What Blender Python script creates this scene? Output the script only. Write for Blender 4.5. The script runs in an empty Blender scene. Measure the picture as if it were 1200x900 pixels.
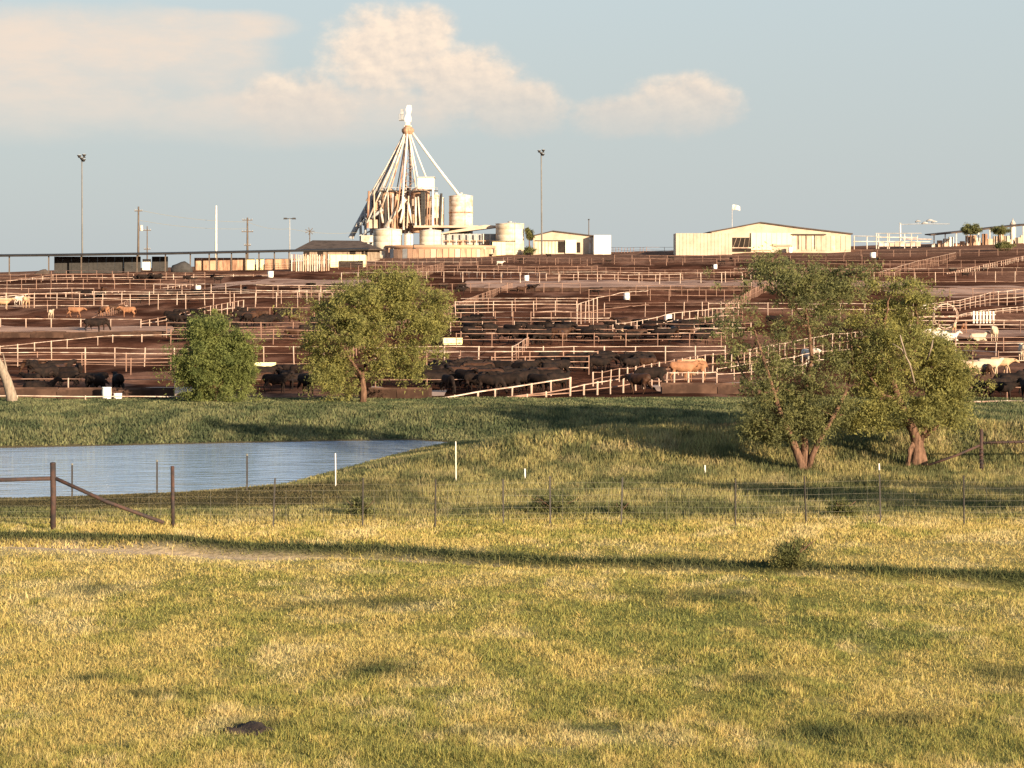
import bpy, math, random
import numpy as np
from mathutils import Vector
random.seed(7); rng = np.random.default_rng(7)
S = bpy.context.scene; C = S.collection; R = math.radians; PI = math.pi

# ------------------------------------------------------------------ camera, sky, sun, exposure
F = 2700.0; HOR = 330.0; ZC = 7.3            # focal length in px of a 1200 px wide frame, eye-level row, camera height over the pond
SUN_AZ, SUN_EL = 38.0, 11.5                  # sun stands behind the camera, 38 deg to its right
cam = bpy.data.objects.new('camera', bpy.data.cameras.new('camera')); C.objects.link(cam)
cam.location = (0, 0, ZC); cam.rotation_euler = (PI/2, 0, 0)
cam.data.sensor_width = 36; cam.data.lens = 36*F/1200; cam.data.shift_y = -(450-HOR)/1200
cam.data.clip_start = 0.5; cam.data.clip_end = 9000
S.camera = cam
S.view_settings.view_transform = 'Standard'; S.view_settings.look = 'None'
S.view_settings.gamma = 1; S.view_settings.use_curve_mapping = False
S.view_settings.exposure = 1.66
S.render.engine = 'CYCLES'
S.cycles.use_denoising = True; S.cycles.max_bounces = 6; S.cycles.transparent_max_bounces = 8
S.cycles.caustics_reflective = False; S.cycles.caustics_refractive = False

def N(nt, typ, **kw):
    n = nt.nodes.new(typ)
    for k, v in kw.items():
        if k.startswith('i_'):
            n.inputs[k[2:].replace('_', ' ')].default_value = v
        else: setattr(n, k, v)
    return n
def M2(nt, op, a, b=None, c=None, clamp=False):
    n = nt.nodes.new('ShaderNodeMath'); n.operation = op; n.use_clamp = clamp
    for i, v in enumerate((a, b, c)):
        if v is None: continue
        if isinstance(v, (int, float)): n.inputs[i].default_value = v
        else: nt.links.new(v, n.inputs[i])
    return n.outputs[0]
def sstep(nt, v, lo, hi):
    n = nt.nodes.new('ShaderNodeMapRange'); n.interpolation_type = 'SMOOTHSTEP'
    nt.links.new(v, n.inputs['Value'])
    n.inputs['From Min'].default_value = lo; n.inputs['From Max'].default_value = hi
    n.inputs['To Min'].default_value = 0; n.inputs['To Max'].default_value = 1
    return n.outputs[0]
def mixc(nt, f, a, b, bt='MIX'):
    n = nt.nodes.new('ShaderNodeMix'); n.data_type = 'RGBA'; n.blend_type = bt
    for sock, v in ((n.inputs[0], f), (n.inputs[6], a), (n.inputs[7], b)):
        if isinstance(v, (int, float)): sock.default_value = v
        elif isinstance(v, (tuple, list)): sock.default_value = (*v[:3], 1)
        else: nt.links.new(v, sock)
    return n.outputs[2]

def make_world():
    w = bpy.data.worlds.new('World'); S.world = w; w.use_nodes = True
    nt = w.node_tree; nt.nodes.clear(); L = nt.links.new
    out = N(nt, 'ShaderNodeOutputWorld'); bg = N(nt, 'ShaderNodeBackground')
    sky = N(nt, 'ShaderNodeTexSky'); sky.sky_type = 'NISHITA'; sky.sun_disc = False
    sky.sun_elevation = R(SUN_EL); sky.sun_rotation = R(180-SUN_AZ)
    sky.air_density = 1.0; sky.dust_density = 1.6; sky.ozone_density = 1.3; sky.altitude = 300
    tc = N(nt, 'ShaderNodeTexCoord'); sp = N(nt, 'ShaderNodeSeparateXYZ'); L(tc.outputs['Generated'], sp.inputs[0])
    x, y, z = sp.outputs
    az = M2(nt, 'ARCTAN2', x, y); el = M2(nt, 'ARCSINE', z)       # azimuth from north, elevation
    u = M2(nt, 'MULTIPLY', az, 57.2958); v = M2(nt, 'MULTIPLY', el, 57.2958)   # degrees
    cb = N(nt, 'ShaderNodeCombineXYZ'); L(u, cb.inputs[0]); L(v, cb.inputs[1])
    def noise(sc, det, rough, off=0, sh=(0, 0), st=(1, 1.35)):
        n = N(nt, 'ShaderNodeTexNoise'); n.noise_dimensions = '3D'
        mp = N(nt, 'ShaderNodeMapping'); mp.inputs['Location'].default_value = (off+sh[0], off*.7+sh[1], off*.3)
        mp.inputs['Scale'].default_value = (*st, 1); L(cb.outputs[0], mp.inputs[0]); L(mp.outputs[0], n.inputs['Vector'])
        n.inputs['Scale'].default_value = sc; n.inputs['Detail'].default_value = det; n.inputs['Roughness'].default_value = rough
        return n.outputs['Fac']
    n1 = noise(1.1, 7, .62, 3.1); n2 = noise(.42, 5, .6, 9.4); n1b = noise(1.1, 7, .62, 3.1, (.16, .20)); n3 = noise(.5, 7, .62, 5.5, st=(.7, 2.2))
    def blob(cu, cv, a, b):                   # a soft heap, all in degrees
        p = M2(nt, 'DIVIDE', M2(nt, 'SUBTRACT', u, cu), a); q = M2(nt, 'DIVIDE', M2(nt, 'SUBTRACT', v, cv), b)
        return M2(nt, 'SUBTRACT', 1, M2(nt, 'ADD', M2(nt, 'MULTIPLY', p, p), M2(nt, 'MULTIPLY', q, q)))
    def px(a, b, ra, rb): k = 57.2958/F; return ((a-600)*k, (HOR-b)*k, ra*k, rb*k)
    def union(bl):
        s = blob(*px(*bl[0]))
        for t in bl[1:]:
            n = nt.nodes.new('ShaderNodeMath'); n.operation = 'SMOOTH_MAX'; L(s, n.inputs[0]); L(blob(*px(*t)), n.inputs[1]); n.inputs[2].default_value = .3; s = n.outputs[0]
        return s
    heaps = union([(455, 66, 88, 64), (495, 40, 48, 36), (545, 98, 82, 52), (600, 128, 80, 40), (350, 128, 80, 50), (800, 124, 76, 42), (735, 138, 80, 28), (1500, 90, 150, 60), (-400, 110, 160, 60)])
    sheet = union([(120, 72, 240, 62), (245, 34, 120, 24), (60, 120, 220, 56), (330, 140, 240, 40), (-500, 70, 300, 60), (1700, 60, 260, 40)])
    hm = sstep(nt, M2(nt, 'ADD', heaps, M2(nt, 'MULTIPLY', M2(nt, 'SUBTRACT', n1, .5), 1.5)), -.12, .78)
    sm = sstep(nt, M2(nt, 'ADD', sheet, M2(nt, 'MULTIPLY', M2(nt, 'SUBTRACT', n2, .5), 1.5)), -.1, .75)
    # scattered heaps of the same kind all round the rest of the sky
    base = sstep(nt, v, 2.4, 5.5)             # the heaps' feet sink into the haze
    topv = sstep(nt, v, 8.0, 4.0)
    hm = M2(nt, 'MULTIPLY', hm, base); sm = M2(nt, 'MULTIPLY', M2(nt, 'MULTIPLY', sm, base), M2(nt, 'ADD', .5, M2(nt, 'MULTIPLY', sstep(nt, n3, .32, .66), .48)))
    skyc = mixc(nt, 1.0, sky.outputs[0], (SKYK, SKYK, SKYK), 'MULTIPLY')
    # low haze band: greyer and paler than clear air
    hz = M2(nt, 'MULTIPLY', sstep(nt, v, 40.0, 0.0), .95)
    skyc = mixc(nt, hz, skyc, HAZE)
    lit = M2(nt, 'ADD', M2(nt, 'MULTIPLY', M2(nt, 'SUBTRACT', n1, n1b), 1.9), .68)       # billows turned to the low sun
    lit = M2(nt, 'MULTIPLY', M2(nt, 'MULTIPLY', lit, sstep(nt, v, 2.2, 6.4)), 1.15, clamp=True)
    lo = mixc(nt, lit, CLO, CHI)
    c1 = mixc(nt, sm, skyc, CSHEET)
    c2 = mixc(nt, M2(nt, 'MULTIPLY', hm, .92), c1, lo)
    L(c2, bg.inputs['Color']); bg.inputs['Strength'].default_value = 0.1
    L(bg.outputs[0], out.inputs[0])
SKYK = 1.0
HAZE = (1.60, 1.76, 1.82); CLO = (2.15, 1.95, 1.78); CHI = (3.4, 2.75, 2.15); CSHEET = (2.8, 2.36, 1.98)
make_world()
sl = bpy.data.lights.new('sun', 'SUN'); sl.energy = 4.3; sl.angle = R(.5); sl.color = (1.0, .82, .58)
sun = bpy.data.objects.new('sun', sl); C.objects.link(sun)
sdir = Vector((math.sin(R(SUN_AZ))*math.cos(R(SUN_EL)), -math.cos(R(SUN_AZ))*math.cos(R(SUN_EL)), math.sin(R(SUN_EL))))
sun.rotation_euler = sdir.to_track_quat('Z', 'Y').to_euler(); sun.location = (60, -60, 60)

# ------------------------------------------------------------------ helpers
def tag(o, label=None, cat=None, group=None, kind=None):
    if label: o['label'] = label
    if cat: o['category'] = cat
    if group: o['group'] = group
    if kind: o['kind'] = kind
    return o
def empty(name, loc, label, cat, group=None, rz=0):
    o = bpy.data.objects.new(name, None); o.empty_display_size = .3; C.objects.link(o)
    o.location = loc; o.rotation_euler.z = rz
    return tag(o, label, cat, group)
class MB:
    def __init__(s): s.v = []; s.f = []
    def add(s, vs, fs):
        b = len(s.v); s.v += [tuple(p) for p in vs]; s.f += [tuple(b+i for i in f) for f in fs]; return s
    def box(s, x0, x1, y0, y1, z0, z1):
        return s.add([(x0,y0,z0),(x1,y0,z0),(x1,y1,z0),(x0,y1,z0),(x0,y0,z1),(x1,y0,z1),(x1,y1,z1),(x0,y1,z1)],
                     [(0,3,2,1),(4,5,6,7),(0,1,5,4),(1,2,6,5),(2,3,7,6),(3,0,4,7)])
    def tube(s, pts, rad, n=6, flat=None):
        pts = [Vector(p) for p in pts]
        if isinstance(rad, (int, float)): rad = [rad]*len(pts)
        vs = []; fs = []
        for i, p in enumerate(pts):
            d = (pts[min(i+1, len(pts)-1)]-pts[max(i-1, 0)])
            d = d.normalized() if d.length > 1e-9 else Vector((0,0,1))
            up = Vector((0,0,1)) if abs(d.z) < .95 else Vector((1,0,0))
            a = d.cross(up).normalized(); b = a.cross(d).normalized()
            r = rad[i]; ra, rb = (r, r) if not isinstance(r, tuple) else r
            for k in range(n):
                t = 2*PI*(k+.5)/n; vs.append(p+a*math.cos(t)*ra+b*math.sin(t)*rb)
        for i in range(len(pts)-1):
            for k in range(n):
                fs.append((i*n+k, i*n+(k+1)%n, (i+1)*n+(k+1)%n, (i+1)*n+k))
        fs.append(tuple(range(n))[::-1]); fs.append(tuple(range((len(pts)-1)*n, len(pts)*n)))
        return s.add(vs, fs)
    def lathe(s, prof, n=32, c=(0,0)):
        vs = []; fs = []
        for r, z in prof:
            for k in range(n):
                t = 2*PI*k/n; vs.append((c[0]+max(r, .001)*math.cos(t), c[1]+max(r, .001)*math.sin(t), z))
        for i in range(len(prof)-1):
            for k in range(n): fs.append((i*n+k, i*n+(k+1)%n, (i+1)*n+(k+1)%n, (i+1)*n+k))
        fs.append(tuple(range(n))[::-1]); fs.append(tuple(range((len(prof)-1)*n, len(prof)*n)))
        return s.add(vs, fs)
    def prism(s, outline, y0, y1):
        n = len(outline); vs = [(x, y0, z) for x, z in outline]+[(x, y1, z) for x, z in outline]
        fs = [tuple(range(n)), tuple(range(n, 2*n))[::-1]]+[(i, n+i, n+(i+1)%n, (i+1)%n) for i in range(n)]
        return s.add(vs, fs)
    def mesh(s, name, mat, smooth=False):
        m = bpy.data.meshes.new(name); m.from_pydata(s.v, [], s.f); m.update()
        if smooth: m.polygons.foreach_set('use_smooth', [True]*len(m.polygons))
        if mat: m.materials.append(mat)
        return m
    def build(s, name, mat, parent=None, smooth=False, label=None):
        o = bpy.data.objects.new(name, s.mesh(name, mat, smooth)); C.objects.link(o)
        if parent: o.parent = parent
        if label: o['label'] = label
        return o
def inst(name, mesh, parent=None, loc=(0,0,0), scale=(1,1,1), rot=(0,0,0)):
    o = bpy.data.objects.new(name, mesh); C.objects.link(o); o.parent = parent
    o.location = loc; o.scale = scale; o.rotation_euler = rot; return o

# value noise in numpy, used for relief and for the plants' and soils' own colours
def _h(ix, iy, s):
    n = (ix.astype(np.int64)*374761393+iy.astype(np.int64)*668265263+s*1442695041) & 0x7fffffff
    n = ((n ^ (n >> 13))*1274126177) & 0x7fffffff
    return ((n ^ (n >> 16)) & 0xffff)/65535.0
def vnoise(x, y, s=0):
    x = np.asarray(x, float); y = np.asarray(y, float)
    ix = np.floor(x); iy = np.floor(y); fx = x-ix; fy = y-iy
    fx = fx*fx*(3-2*fx); fy = fy*fy*(3-2*fy)
    a = _h(ix, iy, s); b = _h(ix+1, iy, s); c = _h(ix, iy+1, s); d = _h(ix+1, iy+1, s)
    return (a+(b-a)*fx)*(1-fy)+(c+(d-c)*fx)*fy
def fbm(x, y, o=4, s=0, g=.5):
    t = 0; a = 1; w = 0
    for i in range(o): t = t+a*vnoise(x*2**i+i*17.3, y*2**i-i*9.1, s+i); w += a; a *= g
    return t/w
def ss(v, lo, hi):
    t = np.clip((np.asarray(v, float)-lo)/(hi-lo), 0, 1); return t*t*(3-2*t)

# ------------------------------------------------------------------ terrain
BD = np.array([-400,-60, 0, 20, 26, 60, 70, 80, 90, 100, 110, 122, 130, 150, 185, 215, 250, 330, 430, 520, 600, 700, 800, 1000, 1600, 6000], float)
BZ = np.array([-4.6,-4.8,-5.0,-5.32,-5.49,-6.42,-6.62,-6.75,-6.78,-6.76,-6.66,-6.42,-6.5,-6.65,-6.7,-5.75,-4.6,-2.4,0.0,2.3,4.8,7.4,8.2,6.0,-10,-60], float)
_dd = np.linspace(-400, 6000, 12801); _zz = np.interp(_dd, BD, BZ)
_k = np.exp(-np.linspace(-2, 2, 13)**2); _k /= _k.sum()
_zs = np.convolve(np.pad(_zz, 6, 'edge'), _k, 'valid')
POND = np.array([(-90, 76), (-30, 76), (-21, 76.4), (-16, 77.6), (-11.5, 79.6), (-8.4, 82.2), (-6.6, 90), (-5.0, 97), (-3.4, 102.5), (-2.8, 104.6), (-4.6, 106), (-8.6, 105.4), (-15, 103.4), (-22, 101.2), (-32, 100), (-90, 99)], float)
def pond_sd(x, y):
    x = np.asarray(x, float); y = np.asarray(y, float); best = np.full(x.shape, 1e9); ins = np.zeros(x.shape, bool)
    for i in range(len(POND)):
        ax, ay = POND[i]; bx, by = POND[(i+1) % len(POND)]
        t = np.clip(((x-ax)*(bx-ax)+(y-ay)*(by-ay))/((bx-ax)**2+(by-ay)**2), 0, 1)
        best = np.minimum(best, np.hypot(x-ax-t*(bx-ax), y-ay-t*(by-ay)))
        ins ^= ((ay > y) != (by > y)) & (x < (bx-ax)*(y-ay)/((by-ay) if by != ay else 1e-9)+ax)
    return np.where(ins, -best, best)
TR_A = np.array([-13.0, 57.6]); TR_B = np.array([10.6, 46.2])
TR_N = np.array([TR_B[1]-TR_A[1], -(TR_B[0]-TR_A[0])]); TR_N = -TR_N/np.hypot(*TR_N)    # points away from the camera
def track_t(x, y):                             # signed distance across the track, positive on its far side
    w = .35*np.sin(np.asarray(x)*.35)+.2*np.sin(np.asarray(x)*.9+1)
    return (x-TR_A[0])*TR_N[0]+(y-TR_A[1])*TR_N[1]+w
def ground(x, y):
    x = np.asarray(x, float); y = np.asarray(y, float)
    z = np.interp(y, _dd, _zs)
    yy = np.maximum(y, 30)
    p = 600+F*x/yy
    sh = np.interp(p, [-2400, -600, 0, 300, 450, 700, 1000, 1200, 1800, 3600], [-26, -24, -18, -9, 0, 5, 12, 20, 26, 28])
    z = z+ss(y, 400, 700)*sh*np.minimum(y, 1200)/F
    z = z+1.30*np.exp(-((y-87)/np.where(y < 87, 4.4, 7.0))**2)*ss(x, -9.5, 6)*(1-.1*np.sin(x*.3))          # berm beside the pond
    z = z-.30*np.exp(-((y-105)/6)**2)*ss(x, -6, 2)
    sd = pond_sd(x, y)
    z = np.where(sd > 0, -7.3+(z+7.3)*np.clip(sd/7.5, 0, 1)**.8, -7.3-.2*np.minimum(-sd, 5))
    t = track_t(x, y); tk = (y < 75)
    z = z-tk*.16*np.exp(-((t+.5)/.55)**2)-tk*.12*np.exp(-((t-1.7)/.4)**2)+tk*.1*np.exp(-((t-.75)/.4)**2)
    rel = (fbm(x*.5, y*.5, 3, 3)-.5)*.16+(fbm(x*.13, y*.13, 2, 5)-.5)*.25
    rel = rel*np.where(y < 128, np.clip(sd/3, 0, 1), .9)
    rel = rel+ss(y, 128, 140)*((fbm(x*.07, y*.05, 3, 8)-.5)*1.25)
    return ZC+z+rel
def gp(px, row):                               # where the view through (px,row) first meets the ground
    d = np.concatenate([np.arange(18, 200, .1), np.arange(200, 900, .5)])
    x = (px-600)/F*d; r = HOR-(ground(x, d)-ZC)*F/d
    i = np.argmax(r <= row) if (r <= row).any() else len(d)-1
    return Vector((x[i], d[i], float(ground(x[i], d[i]))))
def P(px, row, d): return Vector(((px-600)/F*d, d, ZC-(row-HOR)/F*d))
def on(px, d): x = (px-600)/F*d; return Vector((x, d, float(ground(x, d))))

# ------------------------------------------------------------------ materials
def mat(name, col, rough=.8, var=.25, scale=3.0, bump=0, metal=0, spec=.12, col2=None, stretch=(1,1,1), coord='Object'):
    m = bpy.data.materials.new(name); m.use_nodes = True; nt = m.node_tree; b = nt.nodes['Principled BSDF']
    tc = N(nt, 'ShaderNodeTexCoord'); mp = N(nt, 'ShaderNodeMapping'); mp.inputs['Scale'].default_value = stretch
    nt.links.new(tc.outputs[coord], mp.inputs[0])
    n = N(nt, 'ShaderNodeTexNoise'); n.inputs['Scale'].default_value = scale; n.inputs['Detail'].default_value = 6; n.inputs['Roughness'].default_value = .65
    nt.links.new(mp.outputs[0], n.inputs['Vector'])
    c2 = col2 or tuple(c*(1-var) for c in col)
    f = sstep(nt, n.outputs['Fac'], .38, .66)
    nt.links.new(mixc(nt, f, col, c2), b.inputs['Base Color'])
    b.inputs['Roughness'].default_value = rough; b.inputs['Metallic'].default_value = metal
    b.inputs['Specular IOR Level'].default_value = spec
    if bump:
        bp = N(nt, 'ShaderNodeBump'); bp.inputs['Strength'].default_value = bump; bp.inputs['Distance'].default_value = .05
        nt.links.new(n.outputs['Fac'], bp.inputs['Height']); nt.links.new(bp.outputs[0], b.inputs['Normal'])
    return m
def vmat(name, rough=.95, trans=0, var=0, fine=0, bump=0):
    m = bpy.data.materials.new(name); m.use_nodes = True; nt = m.node_tree; b = nt.nodes['Principled BSDF']
    a = N(nt, 'ShaderNodeAttribute'); a.attribute_name = 'tint'; col = a.outputs['Color']
    if fine:
        tc = N(nt, 'ShaderNodeTexCoord'); n = N(nt, 'ShaderNodeTexNoise'); n.inputs['Scale'].default_value = fine; n.inputs['Detail'].default_value = 8; n.inputs['Roughness'].default_value = .7
        nt.links.new(tc.outputs['Object'], n.inputs['Vector'])
        col = mixc(nt, sstep(nt, n.outputs['Fac'], .3, .7), mixc(nt, 1, col, (.6,.58,.56), 'MULTIPLY'), mixc(nt, 1, col, (1.25,1.25,1.25), 'MULTIPLY'))
        if bump:
            bp = N(nt, 'ShaderNodeBump'); bp.inputs['Strength'].default_value = bump; bp.inputs['Distance'].default_value = .15
            nt.links.new(n.outputs['Fac'], bp.inputs['Height']); nt.links.new(bp.outputs[0], b.inputs['Normal'])
    nt.links.new(col, b.inputs['Base Color']); b.inputs['Roughness'].default_value = rough; b.inputs['Specular IOR Level'].default_value = .0 if fine else .06
    if trans:
        tr = N(nt, 'ShaderNodeBsdfTranslucent'); nt.links.new(col, tr.inputs[0]); mx = N(nt, 'ShaderNodeMixShader'); mx.inputs[0].default_value = trans
        nt.links.new(b.outputs[0], mx.inputs[1]); nt.links.new(tr.outputs[0], mx.inputs[2]); nt.links.new(mx.outputs[0], nt.nodes['Material Output'].inputs[0])
    return m
MT = dict(
  pasture=vmat('pasture_soil', fine=6, bump=.3), lot=vmat('feedlot_soil', fine=.9, bump=.5),
  grass=vmat('grass_blades', .8, .5), leaf=vmat('leaves', .75, .5),
  bark=mat('bark', (.17,.095,.062), .95, .6, 5, .8, stretch=(3,3,.6)), deadwood=mat('grey_dead_wood', (.26,.20,.15), .9, .4, 4, .5, stretch=(3,3,.6)),
  pipe=mat('weathered_white_pipe', (.56,.43,.34), .6, .4, .9, col2=(.26,.155,.11)), pipe2=mat('rusty_pipe', (.30,.18,.13), .7, .4, .8, col2=(.15,.08,.055)),
  darkpipe=mat('dark_rusty_pipe', (.035,.027,.026), .7, .4, 4, .3, col2=(.075,.04,.03)), tpost=mat('dark_steel_post', (.05,.043,.038), .6, .4, 6),
  white=mat('white_paint', (.68,.62,.54), .5, .2, 1.2, col2=(.56,.48,.39)), whitemetal=mat('white_galvanised_steel', (.56,.50,.43), .5, .2, .35, col2=(.38,.27,.19)),
  rusty=mat('rust_streaked_steel', (.48,.30,.195), .65, .5, .45, col2=(.19,.095,.06), stretch=(1.6,1.6,.3)), dark=mat('dark_metal', (.05,.045,.042), .6, .3, 1),
  grey=mat('grey_steel', (.33,.32,.31), .6, .3, .6), cream=mat('cream_sheet_metal', (.58,.495,.375), .55, .2, .25, col2=(.44,.33,.225)), yellow=mat('pale_yellow_sheet_metal', (.76,.66,.38), .5, .12, .3),
  tan=mat('tan_sheet_metal', (.47,.36,.265), .6, .25, .3), redtan=mat('reddish_tan_render', (.46,.26,.16), .85, .3, .2, col2=(.33,.23,.17)),
  roof=mat('dark_brown_roofing', (.085,.062,.05), .85, .4, .4), shaderoof=mat('weathered_shade_roofing', (.028,.024,.022), .7, .4, .2), wood=mat('weathered_wood', (.30,.22,.16), .9, .4, 2, stretch=(1,1,.3)),
  concrete=mat('pale_pink_concrete', (.50,.33,.24), .9, .3, .5), black=mat('black_interior', (.03,.022,.018), .9, .4, .5), polewood=mat('creosoted_pole_wood', (.12,.09,.07), .9, .3, 1),
  wire=mat('galvanised_wire', (.20,.18,.14), .5, .2, 1), glass=mat('lamp_glass', (.6,.6,.6), .15, .1, 1), pinkwhite=mat('white_tub_plastic', (.84,.80,.72), .45, .1, 1), brightyellow=mat('yellow_white_plastic', (.82,.72,.38), .5, .12, 2),
  mastgrey=mat('dull_mast_steel', (.17,.16,.15), .6, .3, .2),
  bunk=mat('brown_stained_concrete', (.10,.055,.038), .95, .4, .8, .4, col2=(.045,.025,.018)),
  straw=mat('weathered_hay', (.40,.28,.17), .95, .4, 1.4, .6),
)
def set_tint(me, cols):
    a = me.attributes.new('tint', 'FLOAT_COLOR', 'POINT')
    c = np.ones((len(cols), 4), np.float32); c[:, :3] = cols; a.data.foreach_set('color', c.ravel())
def fast_mesh(name, V, T, m, cols=None, smooth=False, nper=3):
    me = bpy.data.meshes.new(name); nv = len(V); nf = len(T)
    me.vertices.add(nv); me.vertices.foreach_set('co', np.asarray(V, np.float32).ravel())
    me.loops.add(nf*nper); me.loops.foreach_set('vertex_index', np.asarray(T, np.int32).ravel())
    me.polygons.add(nf); me.polygons.foreach_set('loop_start', np.arange(0, nf*nper, nper, dtype=np.int32))
    if smooth: me.polygons.foreach_set('use_smooth', np.ones(nf, bool))
    me.update(calc_edges=True); me.validate()
    if cols is not None: set_tint(me, cols)
    me.materials.append(m)
    o = bpy.data.objects.new(name, me); C.objects.link(o); return o
def lerp3(a, b, t): t = np.asarray(t)[:, None]; return np.asarray(a)*(1-t)+np.asarray(b)*t

# the pasture's own colours: straw, green growth, darkest green growth, bare sand on the track
STRAW = (.54,.41,.145); PALE = (.66,.525,.26); OLIVE = (.37,.315,.09); GREEN = (.20,.215,.068); DEEP = (.075,.09,.04); SAND = (.58,.41,.25)
SPOTS = [(445,785,50,12), (300,852,40,9), (885,797,50,10), (180,815,45,7), (1180,790,50,16), (960,860,60,9), (830,700,90,9), (420,708,90,8), (110,690,40,7), (690,855,60,8), (1060,845,50,7), (110,795,40,6), (560,860,60,7)]
SPOTW = [(gp(a, b), c/F, e) for a, b, c, e in SPOTS]
def grass_col(x, y, jit=True):
    x = np.asarray(x, float); y = np.asarray(y, float); n = len(x)
    g = fbm(x*.75, y*.32, 4, 21, .65); g2 = fbm(x*2.6, y*1.0, 3, 31); g3 = fbm(x*.09, y*.06, 2, 41)
    green = np.clip(ss(g*.5+g2*.3+g3*.2, .45, .64)*.72, 0, 1)
    right = ss(x/np.maximum(y, 20), -.02, .16)*ss(y, 28, 36)*ss(-y, -54, -44)
    green = np.clip(green+right*.42*g2*1.6, 0, 1)
    if jit: green = np.clip(green+(rng.random(n)-.5)*.62, 0, 1)
    c = lerp3(STRAW, OLIVE, ss(green, 0, .6)); c = lerp3(c, GREEN, ss(green, .55, 1)*.8)
    c = lerp3(c, PALE, ss(fbm(x*1.1, y*.5, 4, 51, .65)-.25*green+(.10*(rng.random(n)-.5) if jit else 0), .46, .66)*.6)
    mid = ss(y, 60.5, 64)                       # beyond the net-wire fence: taller, greyer green growth
    cm = lerp3((.34,.285,.115), (.145,.145,.063), ss(fbm(x*.9, y*.42, 4, 61, .65), .36, .60))
    cm = lerp3(cm, (.42,.33,.16), ss(fbm(x*.9, y*.5, 3, 71), .55, .75)*.6)
    c = lerp3(c, cm, mid)
    fb = ss(y, 98, 104); cf = lerp3((.20,.195,.092), (.095,.11,.054), ss(fbm(x*.9, y*.4, 4, 81, .65), .35, .62)); c = lerp3(c, cf, fb)
    # reddish seed heads on the berm
    rd = np.exp(-((x-9.0)/2.4)**2-((y-91)/3)**2); c = lerp3(c, (.42,.22,.11), rd*.7)
    near = ss(-y, -80, -76)*mid*ss(-x, 1, 7)*ss(y, 65.5, 67.5); c = lerp3(c, (.085,.068,.036), near*.85)
    # darker green strip along the far wheel rut
    t = track_t(x, y); rut_strip = np.exp(-((t-.75)/(.62+.5*(vnoise(x*.6, y*0, 9)-.3)))**4)*(y < 72)
    c = lerp3(c, DEEP, np.clip(rut_strip, 0, 1)*.93)
    for w, k, e in SPOTW:
        a = k*w.y; b = e/F*w.y*w.y/6.2
        sp = np.exp(-(((x-w.x)/a)**2+((y-w.y)/b)**2)**1.3); c = lerp3(c, DEEP, sp*.85*(.5+.7*g2))
    if jit: c = c*(.62+.7*rng.random((n, 1)))*(1+.12*(rng.random((n, 3))-.5))
    return c
def bare(x, y):                                # the sandy wheel rut
    t = track_t(x, y); wob = fbm(x*.5, y*.5, 3, 91)
    left = ss(-np.asarray(x), -3.0, 10)
    return np.clip(np.exp(-((t+.75+.35*left)/(.28+1.0*left))**4)*ss(wob+.3*left, .38, .52), 0, 1)*(np.asarray(y) < 75)

def grid(xs, ys):
    X, Y = np.meshgrid(xs, ys); Z = ground(X, Y); V = np.stack([X, Y, Z], -1).reshape(-1, 3)
    nx, ny = len(xs), len(ys); i = np.arange(nx-1)[None, :]+np.arange(ny-1)[:, None]*nx
    return V, np.stack([i, i+1, i+nx+1, i+nx], -1).reshape(-1, 4)
def geo(a, b, n): return np.geomspace(a, b, n)
xs = np.concatenate([-geo(70, 4000, 36)[::-1], np.arange(-69, 69.5, .75), geo(70, 4000, 36)])
ys1 = np.concatenate([[-400, -200, -100, -50, -20], np.arange(0, 20, 2), np.arange(20, 44, .5), np.arange(44, 62, .25), np.arange(62, 128.1, .5)])
ys2 = np.concatenate([np.arange(128, 260, 1.0), np.arange(260, 800, 4.0), geo(800, 6000, 30)])
ys2[0] = ys1[-1]
V, Q = grid(xs, ys1)
c = grass_col(V[:, 0], V[:, 1], False)*.62; c = lerp3(c, SAND, bare(V[:, 0], V[:, 1])); sdv = pond_sd(V[:, 0], V[:, 1])
c = lerp3(c, (.11,.085,.05), np.clip(1-sdv/1.2, 0, 1))
tag(fast_mesh('pasture', V, Q, MT['pasture'], c, True, 4), kind='structure')
MUD = (.125,.052,.031); MUD_SHADE = (.045,.019,.012); DUST = (.28,.145,.095)
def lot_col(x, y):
    bd = fbm(x*.018, np.log(np.maximum(y, 60))*26, 3, 106); n = .45*fbm(x*.05, y*.02, 4, 101)+.55*bd; n2 = fbm(x*.3, y*.12, 4, 111)  # dark rows: manure, with shadow among the pens put into the soil colour
    c = lerp3(MUD, MUD_SHADE, ss(n*.55+n2*.5, .40, .62)); c = lerp3(c, DUST, ss(fbm(x*.16, y*.05, 4, 121, .65), .52, .68)*.6)
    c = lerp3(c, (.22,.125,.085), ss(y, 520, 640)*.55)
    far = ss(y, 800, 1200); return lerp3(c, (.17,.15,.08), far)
V, Q = grid(xs, ys2)
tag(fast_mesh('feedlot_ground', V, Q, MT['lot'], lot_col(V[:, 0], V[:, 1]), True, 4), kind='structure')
def strip(name, rows, p0, p1, m, lift=.09, thick=.15):
    # a raised dirt or concrete lane between two image rows, laid on the ground
    mb = MB(); n = 60; A = []; B = []
    ya = gp((p0+p1)/2, rows[1]).y; yb = gp((p0+p1)/2, rows[0]).y
    xa = (p0-600)/F*ya; xb = (p1-600)/F*ya; k = 5
    for i in range(n+1):
        x = xa+(xb-xa)*i/n
        for j in range(k+1):
            y = ya+(yb-ya)*j/k+.9*math.sin(x*.11+j); mb.v.append((x, y, float(ground(x, y))+lift-(thick if j in (0, k) else 0)))
    for i in range(n):
        for j in range(k): a = i*(k+1)+j; mb.f.append((a, a+k+1, a+k+2, a+1))
    return tag(mb.build(name, m, None, True), kind='structure')
lane = mat('pale_caliche', (.40,.24,.165), .95, .35, .12, .4, col2=(.20,.105,.07))
strip('feed_lane', (455, 463), -60, 205, MT['concrete']); strip('feed_lane', (455, 463), 425, 520, MT['concrete'])
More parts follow.
